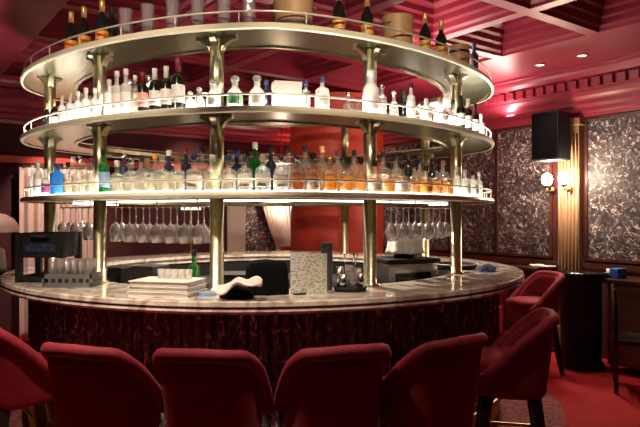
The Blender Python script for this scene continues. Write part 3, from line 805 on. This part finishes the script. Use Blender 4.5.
# twin sconce
def sconce(u, label, off):
    tt = t_off(u, off+.13)
    s_ = empty('wall_sconce'); s_.matrix_world = ROOM @ Matrix.Translation((S1-off, tt, 1.90)); tag(s_, label, 'wall lamp', 'sconces by the pilaster')
    bm = bmesh.new(); lathe(bm, [(0.0, -0.02), (0.035, -0.02), (0.035, 0.02), (0.0, 0.02)], 14, cap=False)
    bmesh.ops.rotate(bm, verts=bm.verts, matrix=Matrix.Rotation(PI/2, 3, 'Y')); bmesh.ops.translate(bm, verts=bm.verts, vec=(-0.021, 0, -0.02)); obj('backplate', bm, M['dark_brass'], s_, True)
    bm = bmesh.new(); tube(bm, [(-0.03, 0, -0.02), (-0.08, 0, -0.04), (-0.12, 0, -0.03), (-0.13, 0, 0.0)], 0.008, 8); obj('arm', bm, M['dark_brass'], s_, True)
    bm = bmesh.new(); lathe(bm, [(0.012, 0.0), (0.022, 0.004), (0.034, 0.018), (0.040, 0.034), (0.038, 0.034), (0.030, 0.016), (0.0, 0.010)], 18, (-0.13, 0, 0), cap=False); obj('lamp_cup', bm, M['dark_brass'], s_, True)
    bm = bmesh.new(); lathe(bm, [(0.0, 0.012), (0.02, 0.018), (0.052, 0.055), (0.064, 0.10), (0.052, 0.145), (0.02, 0.172), (0.0, 0.175)], 14, (-0.13, 0, 0), cap=False); obj('bulb', bm, M['bulb'], s_, True)
    return s_
sconce(547, 'glowing wall sconce on the wallpaper below the loudspeaker', 0.02)
sconce(564, 'glowing wall sconce mounted on the gilded pilaster', 0.125)
# downlights set in the ceiling
def downlight(x, y, label, energy, size=70, tilt=None, col=(1, .80, .60), blend=0.6, rad=0.05):
    t = tag(empty('ceiling_downlight', (x, y, CZ)), label, 'ceiling light', 'ceiling downlights')
    bm = bmesh.new(); lathe(bm, [(0.052, 0.0), (0.060, -0.006), (0.050, -0.012), (0.042, -0.006), (0.042, 0.0)], 20, cap=False); obj('trim_ring', bm, M['dark_brass'], t, True)
    bm = bmesh.new(); lathe(bm, [(0.0, -0.003), (0.041, -0.003), (0.041, -0.0045), (0.0, -0.0045)], 20, cap=False); obj('lens', bm, M['spot_glow'], t)
    l = bpy.data.lights.new('spot', 'SPOT'); l.energy = energy; l.color = col; l.spot_size = math.radians(size); l.spot_blend = blend; l.shadow_soft_size = rad
    o = bpy.data.objects.new('downlight_lamp', l); C.objects.link(o); o.location = (x, y, CZ-0.03)
    if tilt is not None:
        v = Vector(tilt)-Vector(o.location); o.rotation_euler = v.to_track_quat('-Z', 'Y').to_euler()
    return t
# ---- back of the room
pr = tag(empty('round_pillar', (0.24, 8.55, 0)), 'thick round red plaster pillar standing behind the bar', 'pillar')
bm = bmesh.new(); lathe(bm, [(0.66, 0.14), (0.66, CZ)], 64, cap=False); obj('shaft', bm, M['pillar'], pr, True)
bm = bmesh.new(); lathe(bm, [(0.72, 0.0), (0.72, 0.12), (0.67, 0.15)], 64, cap=False); obj('pillar_foot', bm, M['rail_wood'], pr, True)
def curtain(pts, z0, z1, label, m, pinch=None, group='drapes along the back wall'):
    """pleated drape along a floor line in room coordinates; pinch = (height, factor, side) gathers it to one side like a tie-back"""
    (s0, s1) = pts; n = 90; NZ = 18
    t = empty('curtain'); t.matrix_world = ROOM @ Matrix.Translation(((s0+s1)/2, T1-0.10, 0)); tag(t, label, 'curtain', group)
    bm = bmesh.new(); rows = []
    w = s1-s0
    for j in range(NZ+1):
        z = z0+(z1-z0)*j/NZ; row = []
        for i in range(n+1):
            q = i/n; x = (q-.5)*w
            if pinch:
                zp, f, side = pinch
                k = f+(1-f)*min(1, abs(z-zp)/(z1-zp))**0.7
                x = side*w/2+(x-side*w/2)*k
            row.append(bm.verts.new((x, -0.035*math.cos(q*2*PI*9), z)))
        rows.append(row)
    for a, b in zip(rows, rows[1:]):
        for i in range(n): bm.faces.new([a[i], a[i+1], b[i+1], b[i]])
    o = obj('drape', bm, m, t, True); so = o.modifiers.new('thick', 'SOLIDIFY'); so.thickness = 0.008
    bm = bmesh.new(); tube(bm, [(-w/2-.01, 0, z1+.03), (w/2+.01, 0, z1+.03)], 0.018, 8); obj('curtain_pole', bm, M['dark_brass'], t, True)
    if pinch:
        bm = bmesh.new(); c = pinch[2]*(w/2-w*pinch[1]/2); lathe(bm, [(w*pinch[1]/2+.01, -.03), (w*pinch[1]/2+.015, 0), (w*pinch[1]/2+.01, .03)], 18, (c, 0, pinch[0]), cap=False, sy=0.35); obj('tie_back', bm, M['dark_brass'], t, True)
def s_of(u):        # where the back wall is met at bearing u
    k = (u-UC)/F; y = T1/(D1.x*k+D1.y); x = k*y; return x*D2.x+y*D2.y
curtain((s_of(17), s_of(100)), 0.05, 2.16, 'pink pleated drape at the far left behind the crate', M['pinkcurtain'])
curtain((s_of(224), s_of(241)), 0.05, 2.5, 'narrow cream drape right of the third column', M['curtain'])
curtain((s_of(246), s_of(291)), 0.05, 2.5, 'cream drape tied back beside the red pillar', M['curtain'], (1.05, 0.34, 1))
bm = bmesh.new(); box(bm, S0+.01, s_of(224), T1-.05, T1-.001, 2.22, 2.30); struct(robj('trim_4', bm, M['pillar']))
bm = bmesh.new(); box(bm, s_of(242), s_of(292), T1-.03, T1-.001, 0.9, 2.55); struct(robj('wall_back_panel', bm, M['wallpaper']))

t = empty('pendant_lamp'); kk = s_of(271); t.matrix_world = ROOM @ Matrix.Translation((kk, T1-.30, 1.55)); tag(t, 'glowing globe pendant hanging in front of the tied cream drape', 'pendant lamp')
bm = bmesh.new(); lathe(bm, [(0, 0), (.045, .015), (.065, .06), (.045, .105), (0, .12)], 18, cap=False); obj('globe', bm, M['shade_glow'], t, True)
bm = bmesh.new(); tube(bm, [(0, 0, .118), (0, 0, CZ-1.552)], .006, 8); obj('cord', bm, M['dark_brass'], t, True)

# ================================================================== THINGS ON THE COUNTER
def on_counter(u, d): x, y, a = on_front(cntp, d, u); return x, y, a+PI/2
def cup_bm(r0, r1, h, n=16, wall=0.003):
    bm = bmesh.new(); lathe(bm, [(0.0, 0.0), (r0, 0.0), (r1, h), (r1-wall, h), (r0-wall, 0.006), (0.0, 0.006)], n, cap=False); return bm
# white trays with tumblers
x, y, a = on_counter(168, 0.24)
for i, dz in enumerate((0.0, 0.030, 0.060)):
    bm = bmesh.new(); w = 0.190-0.004*i
    box(bm, -w, w, -0.12, 0.12, 0, 0.022); box(bm, -w-.006, w+.006, -0.126, 0.126, 0.022, 0.029)
    o = obj('white_tray', bm, M['white'], bevel=.003); o.location = (x, y, CT+dz); o.rotation_euler = (0, 0, a+0.02*i)
    tag(o, ['bottom white tray of the stack left of the third column', 'middle white tray of the stack left of the third column', 'top white tray of the stack, tumblers standing on it'][i], 'tray', 'white trays stacked on the counter')
for i, du in enumerate((-0.055, -0.01, 0.035, 0.08, 0.125)):
    o = obj('tumbler', cup_bm(0.018, 0.022, 0.056), M['frost'], smooth=True)
    o.location = (x+du*math.cos(a), y+0.03+du*math.sin(a), CT+0.0895); tag(o, f"small clear tumbler on the white trays, {ORD[i]} from left", 'tumbler', 'tumblers on the white trays')
o = obj('paper_pad', (lambda b: (box(b, -.05, .05, -.04, .04, 0, .02), b)[1])(bmesh.new()), M['lightblue'])
px, py, pa = on_counter(207, 0.24); o.location = (px, py, CT); o.rotation_euler = (0, 0, .3); tag(o, 'pale blue paper pad lying between the trays and the third column', 'paper pad')
px, py, pa = on_counter(194, 0.50)
bottle((px, py, CT), 'mid', M['greenglass'], M['black'], None, None, 'green bottle standing behind the stacked white trays', 'bottle', None, 0, 1.0)
# black crate on the left
x, y = -1.93, 4.285
t = tag(empty('plastic_crate', (x, y, CT), 0.0), 'black plastic bottle crate with blue print at left end of counter', 'crate')
bm = bmesh.new()
for (x0, x1, y0, y1) in [(-.16, .16, -.15, -.14), (-.16, .16, .14, .15), (-.16, -.15, -.15, .15), (.15, .16, -.15, .15)]:
    box(bm, x0, x1, y0, y1, 0.17, 0.34); box(bm, x0, x1, y0, y1, 0.0, 0.04)
for cx in (-.145, .145):
    for cy in (-.145, .145): box(bm, cx-.02, cx+.02, cy-.02, cy+.02, 0.0, 0.34)
box(bm, -.16, .16, -.15, .15, 0, .01); obj('crate_body', bm, M['black'], t)
bm = bmesh.new(); box(bm, -.11, .11, -.1535, -.151, 0.21, 0.265); obj('printed_panel', bm, M['crate_print'], t)
bm = bmesh.new(); tube(bm, [(-.06, -.152, .31), (-.05, -.17, .318), (.05, -.17, .318), (.06, -.152, .31)], .008, 6); obj('handle', bm, M['black'], t)
# grey glass rack with upright glasses
x, y, a = -1.62, 3.925, 0.0
t = tag(empty('dish_rack', (x, y, CT), a), 'low grey plastic dish rack holding upright glasses by the second column', 'dish rack')
bm = bmesh.new(); box(bm, -.155, .155, -.085, .085, 0, .012)
for (x0, x1, y0, y1) in [(-.155, .155, -.085, -.075), (-.155, .155, .075, .085), (-.155, -.145, -.085, .085), (.145, .155, -.085, .085)]:
    box(bm, x0, x1, y0, y1, .012, .030); box(bm, x0, x1, y0, y1, .058, .085)
    n_ = 7
    for i in range(n_+1):
        q = i/n_; cx, cy = x0+(x1-x0)*q, y0+(y1-y0)*q
        if x1-x0 > .05: box(bm, cx-.008, cx+.008, y0, y1, .03, .058)
        else: box(bm, x0, x1, cy-.008, cy+.008, .03, .058)
obj('rack_body', bm, M['greyplastic'], t)
ca, sa = math.cos(a), math.sin(a); gi = 0
for ly in (0.04, -0.038):
    for i in range(6):
        lx = -.119+.0475*i
        o = obj('highball_glass', cup_bm(0.019, 0.0225, 0.165), M['stem'], smooth=True); o.location = (x+lx*ca-ly*sa, y+lx*sa+ly*ca, CT+0.0125)
        tag(o, f"tall glass in the grey dish rack, {ORD[i]} from left, {'near' if ly < 0 else 'far'} row", 'glass', 'tall glasses in the dish rack')
# black cloth mass with a white towel
def lump(name, w, d, h, m, loc, rz, label, cat, seed, sq=3.0, rough=0.25, n=34):
    rnd = random.Random(seed); ph = [rnd.uniform(0, 6) for _ in range(8)]
    bm = bmesh.new(); rows = []
    for j in range(n//2+1):
        v = j/(n//2); row = []
        for i in range(n):
            A_ = 2*PI*i/n; e = (1-v**sq)**(1/sq)
            f = 1+rough*(math.sin(3*A_+ph[0]+4*v)*.4+math.sin(5*A_+ph[1]-5*v)*.3+math.sin(9*A_+ph[2])*.2)
            k = (abs(math.cos(A_))**sq+abs(math.sin(A_))**sq)**(-1/sq)
            row.append(bm.verts.new((w*k*math.cos(A_)*e*f, d*k*math.sin(A_)*e*f, h*v*(1+rough*.35*math.sin(2*A_+ph[3])))))
        rows.append(row)
    for a_, b_ in zip(rows, rows[1:]):
        for i in range(n): bm.faces.new([a_[i], a_[(i+1) % n], b_[(i+1) % n], b_[i]])
    bm.faces.new(list(reversed(rows[0])))
    o = obj(name, bm, m, smooth=True); o.location = loc; o.rotation_euler = (0, 0, rz)
    return tag(o, label, cat)
x, y, a = on_counter(268, 0.34)
lump('black_bag', .125, .09, .20, M['blackcloth'], (x-.005, y, CT), a, 'black soft bag standing left of the menu', 'bag', 3, 6, .07)
x2, y2, a2 = on_counter(238, 0.17)
lump('folded_cloth', .09, .07, .06, M['blackcloth'], (x2, y2, CT), a2, 'crumpled black cloth in front of the third column, under the white towel', 'cloth', 5, 2.4, .22)
# towel draped over cloth and bag
bm = bmesh.new(); rows = []
NI, NJ = 26, 8
for j in range(NJ+1):
    row = []
    for i in range(NI+1):
        q = i/NI; v = j/NJ-.5
        z = 0.044+0.056*min(1, max(0, (q-.1)/.6))**0.8 - .03*max(0, q-.75)*4 + 0.010*math.sin(13*q+2) + 0.012*math.cos(v*9+q*9)
        row.append(bm.verts.new((-.10+.25*q, -.09+v*(0.10+.03*math.sin(4*q))+0.015*math.sin(6*q), z+0.02*v)))
    rows.append(row)
for a_, b_ in zip(rows, rows[1:]):
    for i in range(NI): bm.faces.new([a_[i], a_[i+1], b_[i+1], b_[i]])
o = obj('bar_towel', bm, M['whitecloth'], smooth=True); so = o.modifiers.new('thick', 'SOLIDIFY'); so.thickness = 0.007
o.location = (x2-.005, y2-.01, CT+.015); o.rotation_euler = (0, 0, a2+.02); tag(o, 'white bar towel draped across the black cloth and bag', 'towel')
# menu: two boards standing like an open book
x, y, a = on_counter(309, 0.27)
t = tag(empty('standing_menu', (x, y, CT), a), 'white folded menu standing open on the counter, green print on one page', 'menu')
bm = bmesh.new(); box(bm, -.112, 0, -.003, .003, .0085, .245, Matrix.Rotation(.06, 4, 'Z')); obj('left_page', bm, M['menu_text'], t)
bm = bmesh.new(); box(bm, 0, .128, -.003, .003, 0, .238, Matrix.Translation((-.022, -.03, 0)) @ Matrix.Rotation(.12, 4, 'Z')); obj('right_page', bm, M['menu_green'], t)
bm = bmesh.new(); box(bm, -.09, .09, -.02, .05, 0, .008); box(bm, -.09, -.07, .02, .03, .0, .06); obj('menu_stand', bm, M['black'], t)
x, y, a = on_counter(327, 0.44)
o = obj('canister', (lambda b: (lathe(b, [(0.0, 0), (.036, 0), (.036, .012), (.038, .26), (.040, .262), (.040, .285), (.034, .292), (0, .292)], 20, cap=False), b)[1])(bmesh.new()), M['darkgrey'], smooth=False); o.location = (x, y, CT)
tag(o, 'tall dark canister standing just behind the menu', 'canister')
# tool caddy with jars
x, y, a = on_counter(350, 0.34)
t = tag(empty('bar_caddy', (x, y, CT), a), 'round black bar tray between the menu and the fourth column', 'tray')
bm = bmesh.new(); lathe(bm, [(0.0, 0), (.098, 0), (.105, .03), (.100, .03), (.094, .006), (0, .006)], 28, cap=False); obj('tray', bm, M['black'], t, True)
jj = [(-.06, -.03, .10, 'steel', 'steel mixing cup'), (-.01, -.06, .12, 'stem', 'glass mixing jar'), (.045, -.045, .10, 'steel', 'steel jigger cup'), (.06, .02, .13, 'stem', 'tall glass jar'), (-.055, .035, .14, 'steel', 'tall steel shaker'), (.0, .02, .15, 'stem', 'glass jar of bar spoons')]
for i, (lx, ly, h, mk, nm) in enumerate(jj):
    X, Y = x+lx*math.cos(a)-ly*math.sin(a), y+lx*math.sin(a)+ly*math.cos(a)
    o = obj('mixing_cup' if mk == 'steel' else 'glass_jar', cup_bm(.020, .026, h), M[mk], smooth=True); o.location = (X, Y, CT+.0065); tag(o, f"{nm} on the round black bar tray", 'cup' if mk == 'steel' else 'jar', 'jars and cups on the black bar tray')
for i, (lx, ly, dx) in enumerate([(-.004, .022, -.03), (.004, .018, .02), (.0, .026, .045)]):
    X, Y = x+lx, y+ly
    bm = bmesh.new(); tube(bm, [(0, 0, 0), (dx, 0, .20)], .003, 6); lathe(bm, [(0, .0), (.008, .006), (.006, .014), (0, .018)], 8, (dx, 0, .198), cap=False)
    o = obj('bar_spoon', bm, M['steel'], smooth=True); o.location = (X, Y, CT+.0135); tag(o, ['bar spoon leaning left in the glass jar', 'bar spoon leaning slightly right in the glass jar', 'bar spoon leaning far right in the glass jar'][i], 'bar spoon', 'spoons in the glass jar')
bm = bmesh.new(); lathe(bm, [(0, 0), (.02, .004), (.03, .022), (.02, .042), (0, .048)], 14, cap=False)
# right end: dark bowl plate and navy cloth
x, y, a = on_counter(492, 0.28)
lump('navy_cloth', .085, .07, .055, M['bluecloth'], (x-.02, y-.02, CT), a, 'crumpled navy cloth on the right end of the counter', 'cloth', 11, 2.2, .25)
x, y, a = on_counter(484, 0.55)
t = tag(empty('serving_tray', (x+.02, y+.12, CT), a), 'dark oval tray with pale rim on the counter behind the navy cloth', 'tray')
bm = bmesh.new(); lathe(bm, [(0, 0), (.17, 0), (.19, .035), (.18, .035), (.16, .008), (0, .008)], 32, cap=False); obj('tray_dish', bm, M['black'], t, True)
bm = bmesh.new(); lathe(bm, [(.183, .034), (.195, .036), (.197, .044), (.184, .044)], 32, cap=False); obj('rim', bm, M['white'], t, True)
# equipment inside the bar
def unit(name, x, y, z0, w, d, h, rz, m, label, cat, top=None, extras=None):
    t = tag(empty(name, (x, y, z0), rz), label, cat)
    bm = bmesh.new(); box(bm, -w/2, w/2, -d/2, d/2, 0, h); obj('body', bm, m, t, bevel=.008)
    if top: bm = bmesh.new(); box(bm, -w/2-.02, w/2+.02, -d/2-.02, d/2+.02, h, h+.03); obj('top', bm, top, t, bevel=.005)
    bm = bmesh.new(); box(bm, -w*.35, w*.35, -d/2-.012, -d/2, h*.35, h*.75); obj('front_panel', bm, M['blackgloss'], t)
    for i in range(3):
        bm = bmesh.new(); tube(bm, [(-w*.3+i*w*.3, -d/2-.012, h*.22), (-w*.3+i*w*.3, -d/2-.03, h*.22)], .012, 10); obj('knob', bm, M['steel'], t)
    return t
unit('coffee_machine', 0.67, 4.90, 0.901, 0.44, 0.36, 0.31, math.radians(22), M['steel'], 'stainless coffee machine with black top behind the fourth column', 'coffee machine', M['black'])
unit('till', -1.28, 4.52, 0.901, 0.20, 0.2, 0.31, math.radians(-22), M['darkgrey'], 'dark grey till screen inside the bar behind the white trays', 'till')
unit('blender_base', -1.52, 4.62, 0.901, 0.13, 0.2, 0.29, math.radians(-22), M['black'], 'small dark machine inside the bar right of the second column', 'machine')
unit('ice_maker', -0.55, 4.35, 0.901, 0.34, 0.24, 0.24, 0, M['darkgrey'], 'dark grey ice machine inside the bar behind the black bag', 'ice machine', M['black'])
unit('under_counter_sink', 1.0, 5.35, 0.901, 0.34, 0.30, 0.22, math.radians(80), M['steel'], 'steel sink unit inside the right end of the bar', 'sink')
# white linen over a wine bucket, on top of the coffee machine
t = tag(empty('draped_bucket', (0.69, 4.875, 1.2425), .2), 'white linen draped over a bucket on top of the coffee machine', 'draped bucket')
bm = bmesh.new(); lathe(bm, [(0, 0), (.07, 0), (.082, .16), (.086, .165), (.078, .165), (.065, .01), (0, .01)], 24, cap=False); obj('bucket', bm, M['steel'], t, True)
t.scale = (1.3, 1.3, 1.3)
bm = bmesh.new(); rows = []; n = 40
for (r, z) in [(0.0, .19), (.06, .188), (.088, .175), (.094, .14), (.10, .09), (.108, .05), (.116, .030)]:
    rows.append([bm.verts.new((r*(1+.10*math.sin(7*2*PI*i/n)*(1 if z < .17 else .3))*math.cos(2*PI*i/n)+.0, r*(1+.10*math.sin(7*2*PI*i/n)*(1 if z < .17 else .3))*math.sin(2*PI*i/n), z+(.02*math.sin(4*2*PI*i/n) if z < .03 else 0))) for i in range(n)])
for a_, b_ in zip(rows, rows[1:]):
    for i in range(n): bm.faces.new([a_[i], a_[(i+1) % n], b_[(i+1) % n], b_[i]])
o = obj('linen', bm, M['whitecloth'], t, True); so = o.modifiers.new('thick', 'SOLIDIFY'); so.thickness = .004
# ================================================================== FURNITURE AROUND
# dome lamp at far left on a side table
sx_, sy_ = -3.52, 6.45
t = tag(empty('side_table', (sx_, sy_, 0)), 'dark round side table at far left beyond the bar', 'table')
bm = bmesh.new(); lathe(bm, [(0, .96), (.30, .96), (.31, .98), (.30, 1.0), (0, 1.0)], 32, cap=False); obj('table_top', bm, M['blackgloss'], t)
bm = bmesh.new(); lathe(bm, [(0, 0), (.2, 0), (.2, .02), (.03, .05), (.03, .96)], 24, cap=False); obj('pedestal', bm, M['dark_brass'], t, True)
t = tag(empty('table_lamp', (sx_+.02, sy_, 1.0)), 'dusty pink dome lamp on the side table at far left', 'table lamp')
bm = bmesh.new(); lathe(bm, [(0, 0), (.11, 0), (.12, .02), (.10, .21), (.03, .25), (.02, .40)], 24, cap=False); obj('lamp_base', bm, M['white'], t, True)
bm = bmesh.new(); lathe(bm, [(.245, .40), (.235, .47), (.19, .54), (.11, .59), (.02, .61), (0, .61), (0, .60), (.10, .575), (.18, .53), (.225, .465), (.24, .40)], 32, cap=False); obj('lamp_shade', bm, M['pinkshade'], t, True)
# lit lamp behind the hanging glasses
k = 7.3
t = tag(empty('lit_lamp', ((191-UC)/F*k, k, CT)), 'glowing cream lampshade seen above the hanging glasses', 'table lamp')
bm = bmesh.new(); lathe(bm, [(0, 0), (.07, 0), (.07, .015), (.012, .03), (.012, .55)], 18, cap=False); obj('lamp_stem', bm, M['dark_brass'], t, True)
bm = bmesh.new(); lathe(bm, [(.12, .52), (.085, .70), (.082, .70), (.117, .52)], 24, cap=False); obj('lamp_shade', bm, M['shade_glow'], t, True)
# right: black pedestal table, cream plate, banquette and chairs in the dark
x, y = RW_(581, .55)
t = tag(empty('drum_table', (x, y, 0)), 'black drum pedestal table below the gilded pilaster', 'table')
bm = bmesh.new(); lathe(bm, [(0, 0), (.235, 0), (.235, .03), (.20, .07), (.20, .92), (.225, .96), (0, .96)], 36, cap=False); obj('drum', bm, M['black'], t, True)
bm = bmesh.new(); lathe(bm, [(0, .96), (.26, .96), (.265, .975), (.26, .99), (0, .99)], 36, cap=False); obj('table_top', bm, M['blackgloss'], t, True)
x, y = W(S1-.30, t_off(609, .3)-.72)
t = tag(empty('sideboard', (x, y, 0), math.atan2(D1.y, D1.x)), 'dark walnut sideboard under the right wallpaper panel', 'sideboard')
bm = bmesh.new(); box(bm, -.9, .62, -.22, .22, .08, .90); obj('carcass', bm, M['tablewood'], t)
bm = bmesh.new(); box(bm, -.93, .65, -.25, .25, .90, .935); obj('top', bm, M['rail_wood'], t)
for i in range(3):
    x0 = -.88+.5*i
    bm = bmesh.new(); box(bm, x0, x0+.47, .22, .238, .12, .87); dd = obj('door', bm, M['tablewood'], t, bevel=.006)
    bm = bmesh.new(); lathe(bm, [(0, -.012), (.012, -.012), (.012, .012), (0, .012)], 10, (x0+.42, .25, .52), cap=False); obj('knob', bm, M['dark_brass'], dd)
for lx in (-.85, .57):
    for ly in (-.18, .18):
        bm = bmesh.new(); box(bm, lx-.025, lx+.025, ly-.025, ly+.025, 0, .08); obj('leg', bm, M['rail_wood'], t)
x, y = RW_(618, .33)
o = obj('blue_tin', (lambda b: (box(b, -.07, .07, -.05, .05, 0, .10), b)[1])(bmesh.new()), M['blue'], bevel=.01); o.location = (x, y, .936); o.rotation_euler = (0, 0, .5); tag(o, 'blue tin standing on the walnut sideboard', 'tin')
x, y = RW_(610, .20)
o = obj('pale_cup', cup_bm(.03, .036, .075), M['white'], smooth=True); o.location = (x, y, .936); tag(o, 'pale cup just behind the blue tin on the sideboard', 'cup')
# banquette along the wall, seen past the right tip of the counter
t = empty('banquette'); t.matrix_world = ROOM @ Matrix.Translation((S1-.05, 0, 0)); tag(t, 'red padded banquette along the wall under the wallpaper panels', 'banquette')
ta, tb = t_of(520), t_of(455)
bm = bmesh.new(); box(bm, -.62, -.12, ta, tb, .12, .48); obj('seat', bm, M['velvet'], t, bevel=.03)
bm = bmesh.new(); box(bm, -.12, -.005, ta, tb, .12, .90); obj('backrest', bm, M['velvet'], t, bevel=.03)
bm = bmesh.new(); box(bm, -.58, -.02, ta+.02, tb-.02, 0, .12); obj('plinth', bm, M['legwood'], t)
ta, tb = t_of(553), t_of(523)
t = empty('console_table'); t.matrix_world = ROOM @ Matrix.Translation((S1-.06, 0, 0)); tag(t, 'narrow dark console table against the wall left of the pilaster', 'console table')
bm = bmesh.new(); box(bm, -.30, -.005, ta, tb, .93, .97); obj('top', bm, M['rail_wood'], t, bevel=.008)
for q in (ta+.04, tb-.04):
    for e in (-.27, -.04):
        bm = bmesh.new(); box(bm, e-.02, e+.02, q-.02, q+.02, 0, .93); obj('leg', bm, M['rail_wood'], t)
x, y = RW_(547, .22)
o = obj('plate', (lambda b: (lathe(b, [(0, 0), (.05, 0), (.10, .018), (.10, .022), (.05, .006), (0, .006)], 28, cap=False), b)[1])(bmesh.new()), M['white'], smooth=True); o.location = (x, y, .9705); tag(o, 'white plate on the console table left of the pilaster', 'plate')
bm = bmesh.new(); box(bm, -.08, .08, -.04, .04, 0, .03); o = obj('folded_napkin', bm, M['whitecloth'], bevel=.01); o.location = (*RW_(537, .20), .9705); tag(o, 'folded white napkin on the console table left of the plate', 'napkin')
# dark wooden chairs at the right edge
def wood_chair(x, y, rz, label):
    t = tag(empty('dining_chair', (x, y, 0), rz), label, 'chair', 'dark chairs by the sideboard')
    bm = bmesh.new(); box(bm, -.22, .22, -.22, .22, .43, .48); obj('seat', bm, M['legwood'], t, bevel=.015)
    bm = bmesh.new()
    for i in range(3): box(bm, -.19, .19, -.215, -.195, .60+.11*i, .67+.11*i)
    obj('backrest', bm, M['legwood'], t)
    for sx in (-.2, .2):
        bm = bmesh.new(); tube(bm, [(sx, -.2, 0), (sx, -.2, .45), (sx, -.215, .93)], .018, 8); obj('leg', bm, M['legwood'], t, True)
        bm = bmesh.new(); tube(bm, [(sx, .2, 0), (sx, .2, .45)], .018, 8); obj('leg', bm, M['legwood'], t, True)
x, y = RW_(640, .92); wood_chair(x, y, -2.0, 'dark slatted chair cut off by the right edge of the photo')

# ================================================================== LIGHTS
def point(loc, e, col=(1, .78, .55), r=.05, name='lamp_light'):
    l = bpy.data.lights.new(name, 'POINT'); l.energy = e; l.color = col; l.shadow_soft_size = r
    o = bpy.data.objects.new(name, l); C.objects.link(o); o.location = loc; return o
def area(loc, target, sx, sy, e, col=(1, .78, .55), name='fill_light', spread=180):
    l = bpy.data.lights.new(name, 'AREA'); l.shape = 'RECTANGLE'; l.size = sx; l.size_y = sy; l.energy = e; l.color = col; l.spread = math.radians(spread)
    o = bpy.data.objects.new(name, l); C.objects.link(o); o.location = loc
    o.rotation_euler = (Vector(target)-Vector(loc)).to_track_quat('-Z', 'Y').to_euler(); return o
# sconces
for u, off in ((547, .36), (565, .40)):
    x, y = RW_(u, off); point((x, y, 2.02), 34, (1, .78, .56), .04)
# downlights over the front of the bar and the wall
downlight(-1.75, 2.75, 'ceiling downlight over the left chairs', 190, 62, (-1.6, 3.4, 1.0))
downlight(-0.75, 2.55, 'ceiling downlight over the middle chairs', 190, 62, (-.7, 3.1, 1.0))
downlight(0.75, 2.75, 'ceiling downlight over the right chairs', 60, 62, (.6, 3.1, 1.0))
downlight(-1.3, 1.5, 'ceiling spotlight aimed at the left part of the top shelf', 260, 46, (-1.3, 4.0, 2.75))
downlight(0.3, 1.4, 'ceiling spotlight aimed at the right part of the top shelf', 260, 46, (.2, 3.9, 2.75))
downlight(-.45, 5.4, 'added fill downlight over the middle of the bar', 520, 112, (-.45, 5.41, 0))  # no known fixture, added to brighten the bar interior
for u, bk, nm in ((540, .75, 'left'), (582, .75, 'right')):
    x, y = RW_(u, bk)
    downlight(x, y, f"ceiling downlight near the right wall, {nm} one of the pair", 50, 84, (x-.15, y-.6, 0))
downlight(-3.35, 5.9, 'added fill downlight over the pink dome lamp', 110, 40, (-3.5, 6.4, 1.4))  # made-up fixture that lifts the dome lamp out of the dark
x, y = W(1.9, 6.9); downlight(x, y, 'added fill downlight over the pink drape', 300, 50, (*W(1.85, 8.0), 1.5))  # extra lamp put in so the drape reads bright
x, y = W(5.7, 6.3); downlight(x, y, 'ceiling downlight washing the pale wallpaper behind the bar', 420, 90, (*W(6.45, 6.3), 1.5))
x, y = W(5.7, 7.4); downlight(x, y, 'ceiling downlight lighting the red pillar from the right', 520, 80, (.5, 8.0, 1.7))
x, y = W(3.5, 7.3); downlight(x, y, 'ceiling downlight over the cream drapes', 130, 70, (*W(3.7, 8.05), 1.5))
# small lit lamp between the cream drapes
# unseen fill lights added to brighten the ceiling and the cornice
area((0.8, 5.3, 2.72), (2.6, 5.6, 3.6), 1.0, 1.0, 24, (1, .84, .76), 'ceiling_fill')
area((*W(6.0, 4.6), 2.75), (*W(5.9, 4.6), 3.3), 0.1, 3.0, 55, (1, .82, .72), 'cornice_fill')
point((*W(s_of(271), T1-.30), 1.70), 22, (1, .82, .64), .07)

w = bpy.data.worlds.new('dim_room'); bpy.context.scene.world = w; w.use_nodes = True
w.node_tree.nodes['Background'].inputs[0].default_value = (1, .7, .6, 1); w.node_tree.nodes['Background'].inputs[1].default_value = 0.02

cam = bpy.data.cameras.new('camera'); cam.sensor_width = 36; cam.lens = F/640*36
co = bpy.data.objects.new('camera', cam); C.objects.link(co); co.location = (0, 0, HC); co.rotation_euler = (PI/2, 0, 0)
bpy.context.scene.camera = co
vs = bpy.context.scene.view_settings
vs.view_transform = 'Standard'; vs.look = 'None'; vs.gamma = 1; vs.exposure = 0.0; vs.use_curve_mapping = False
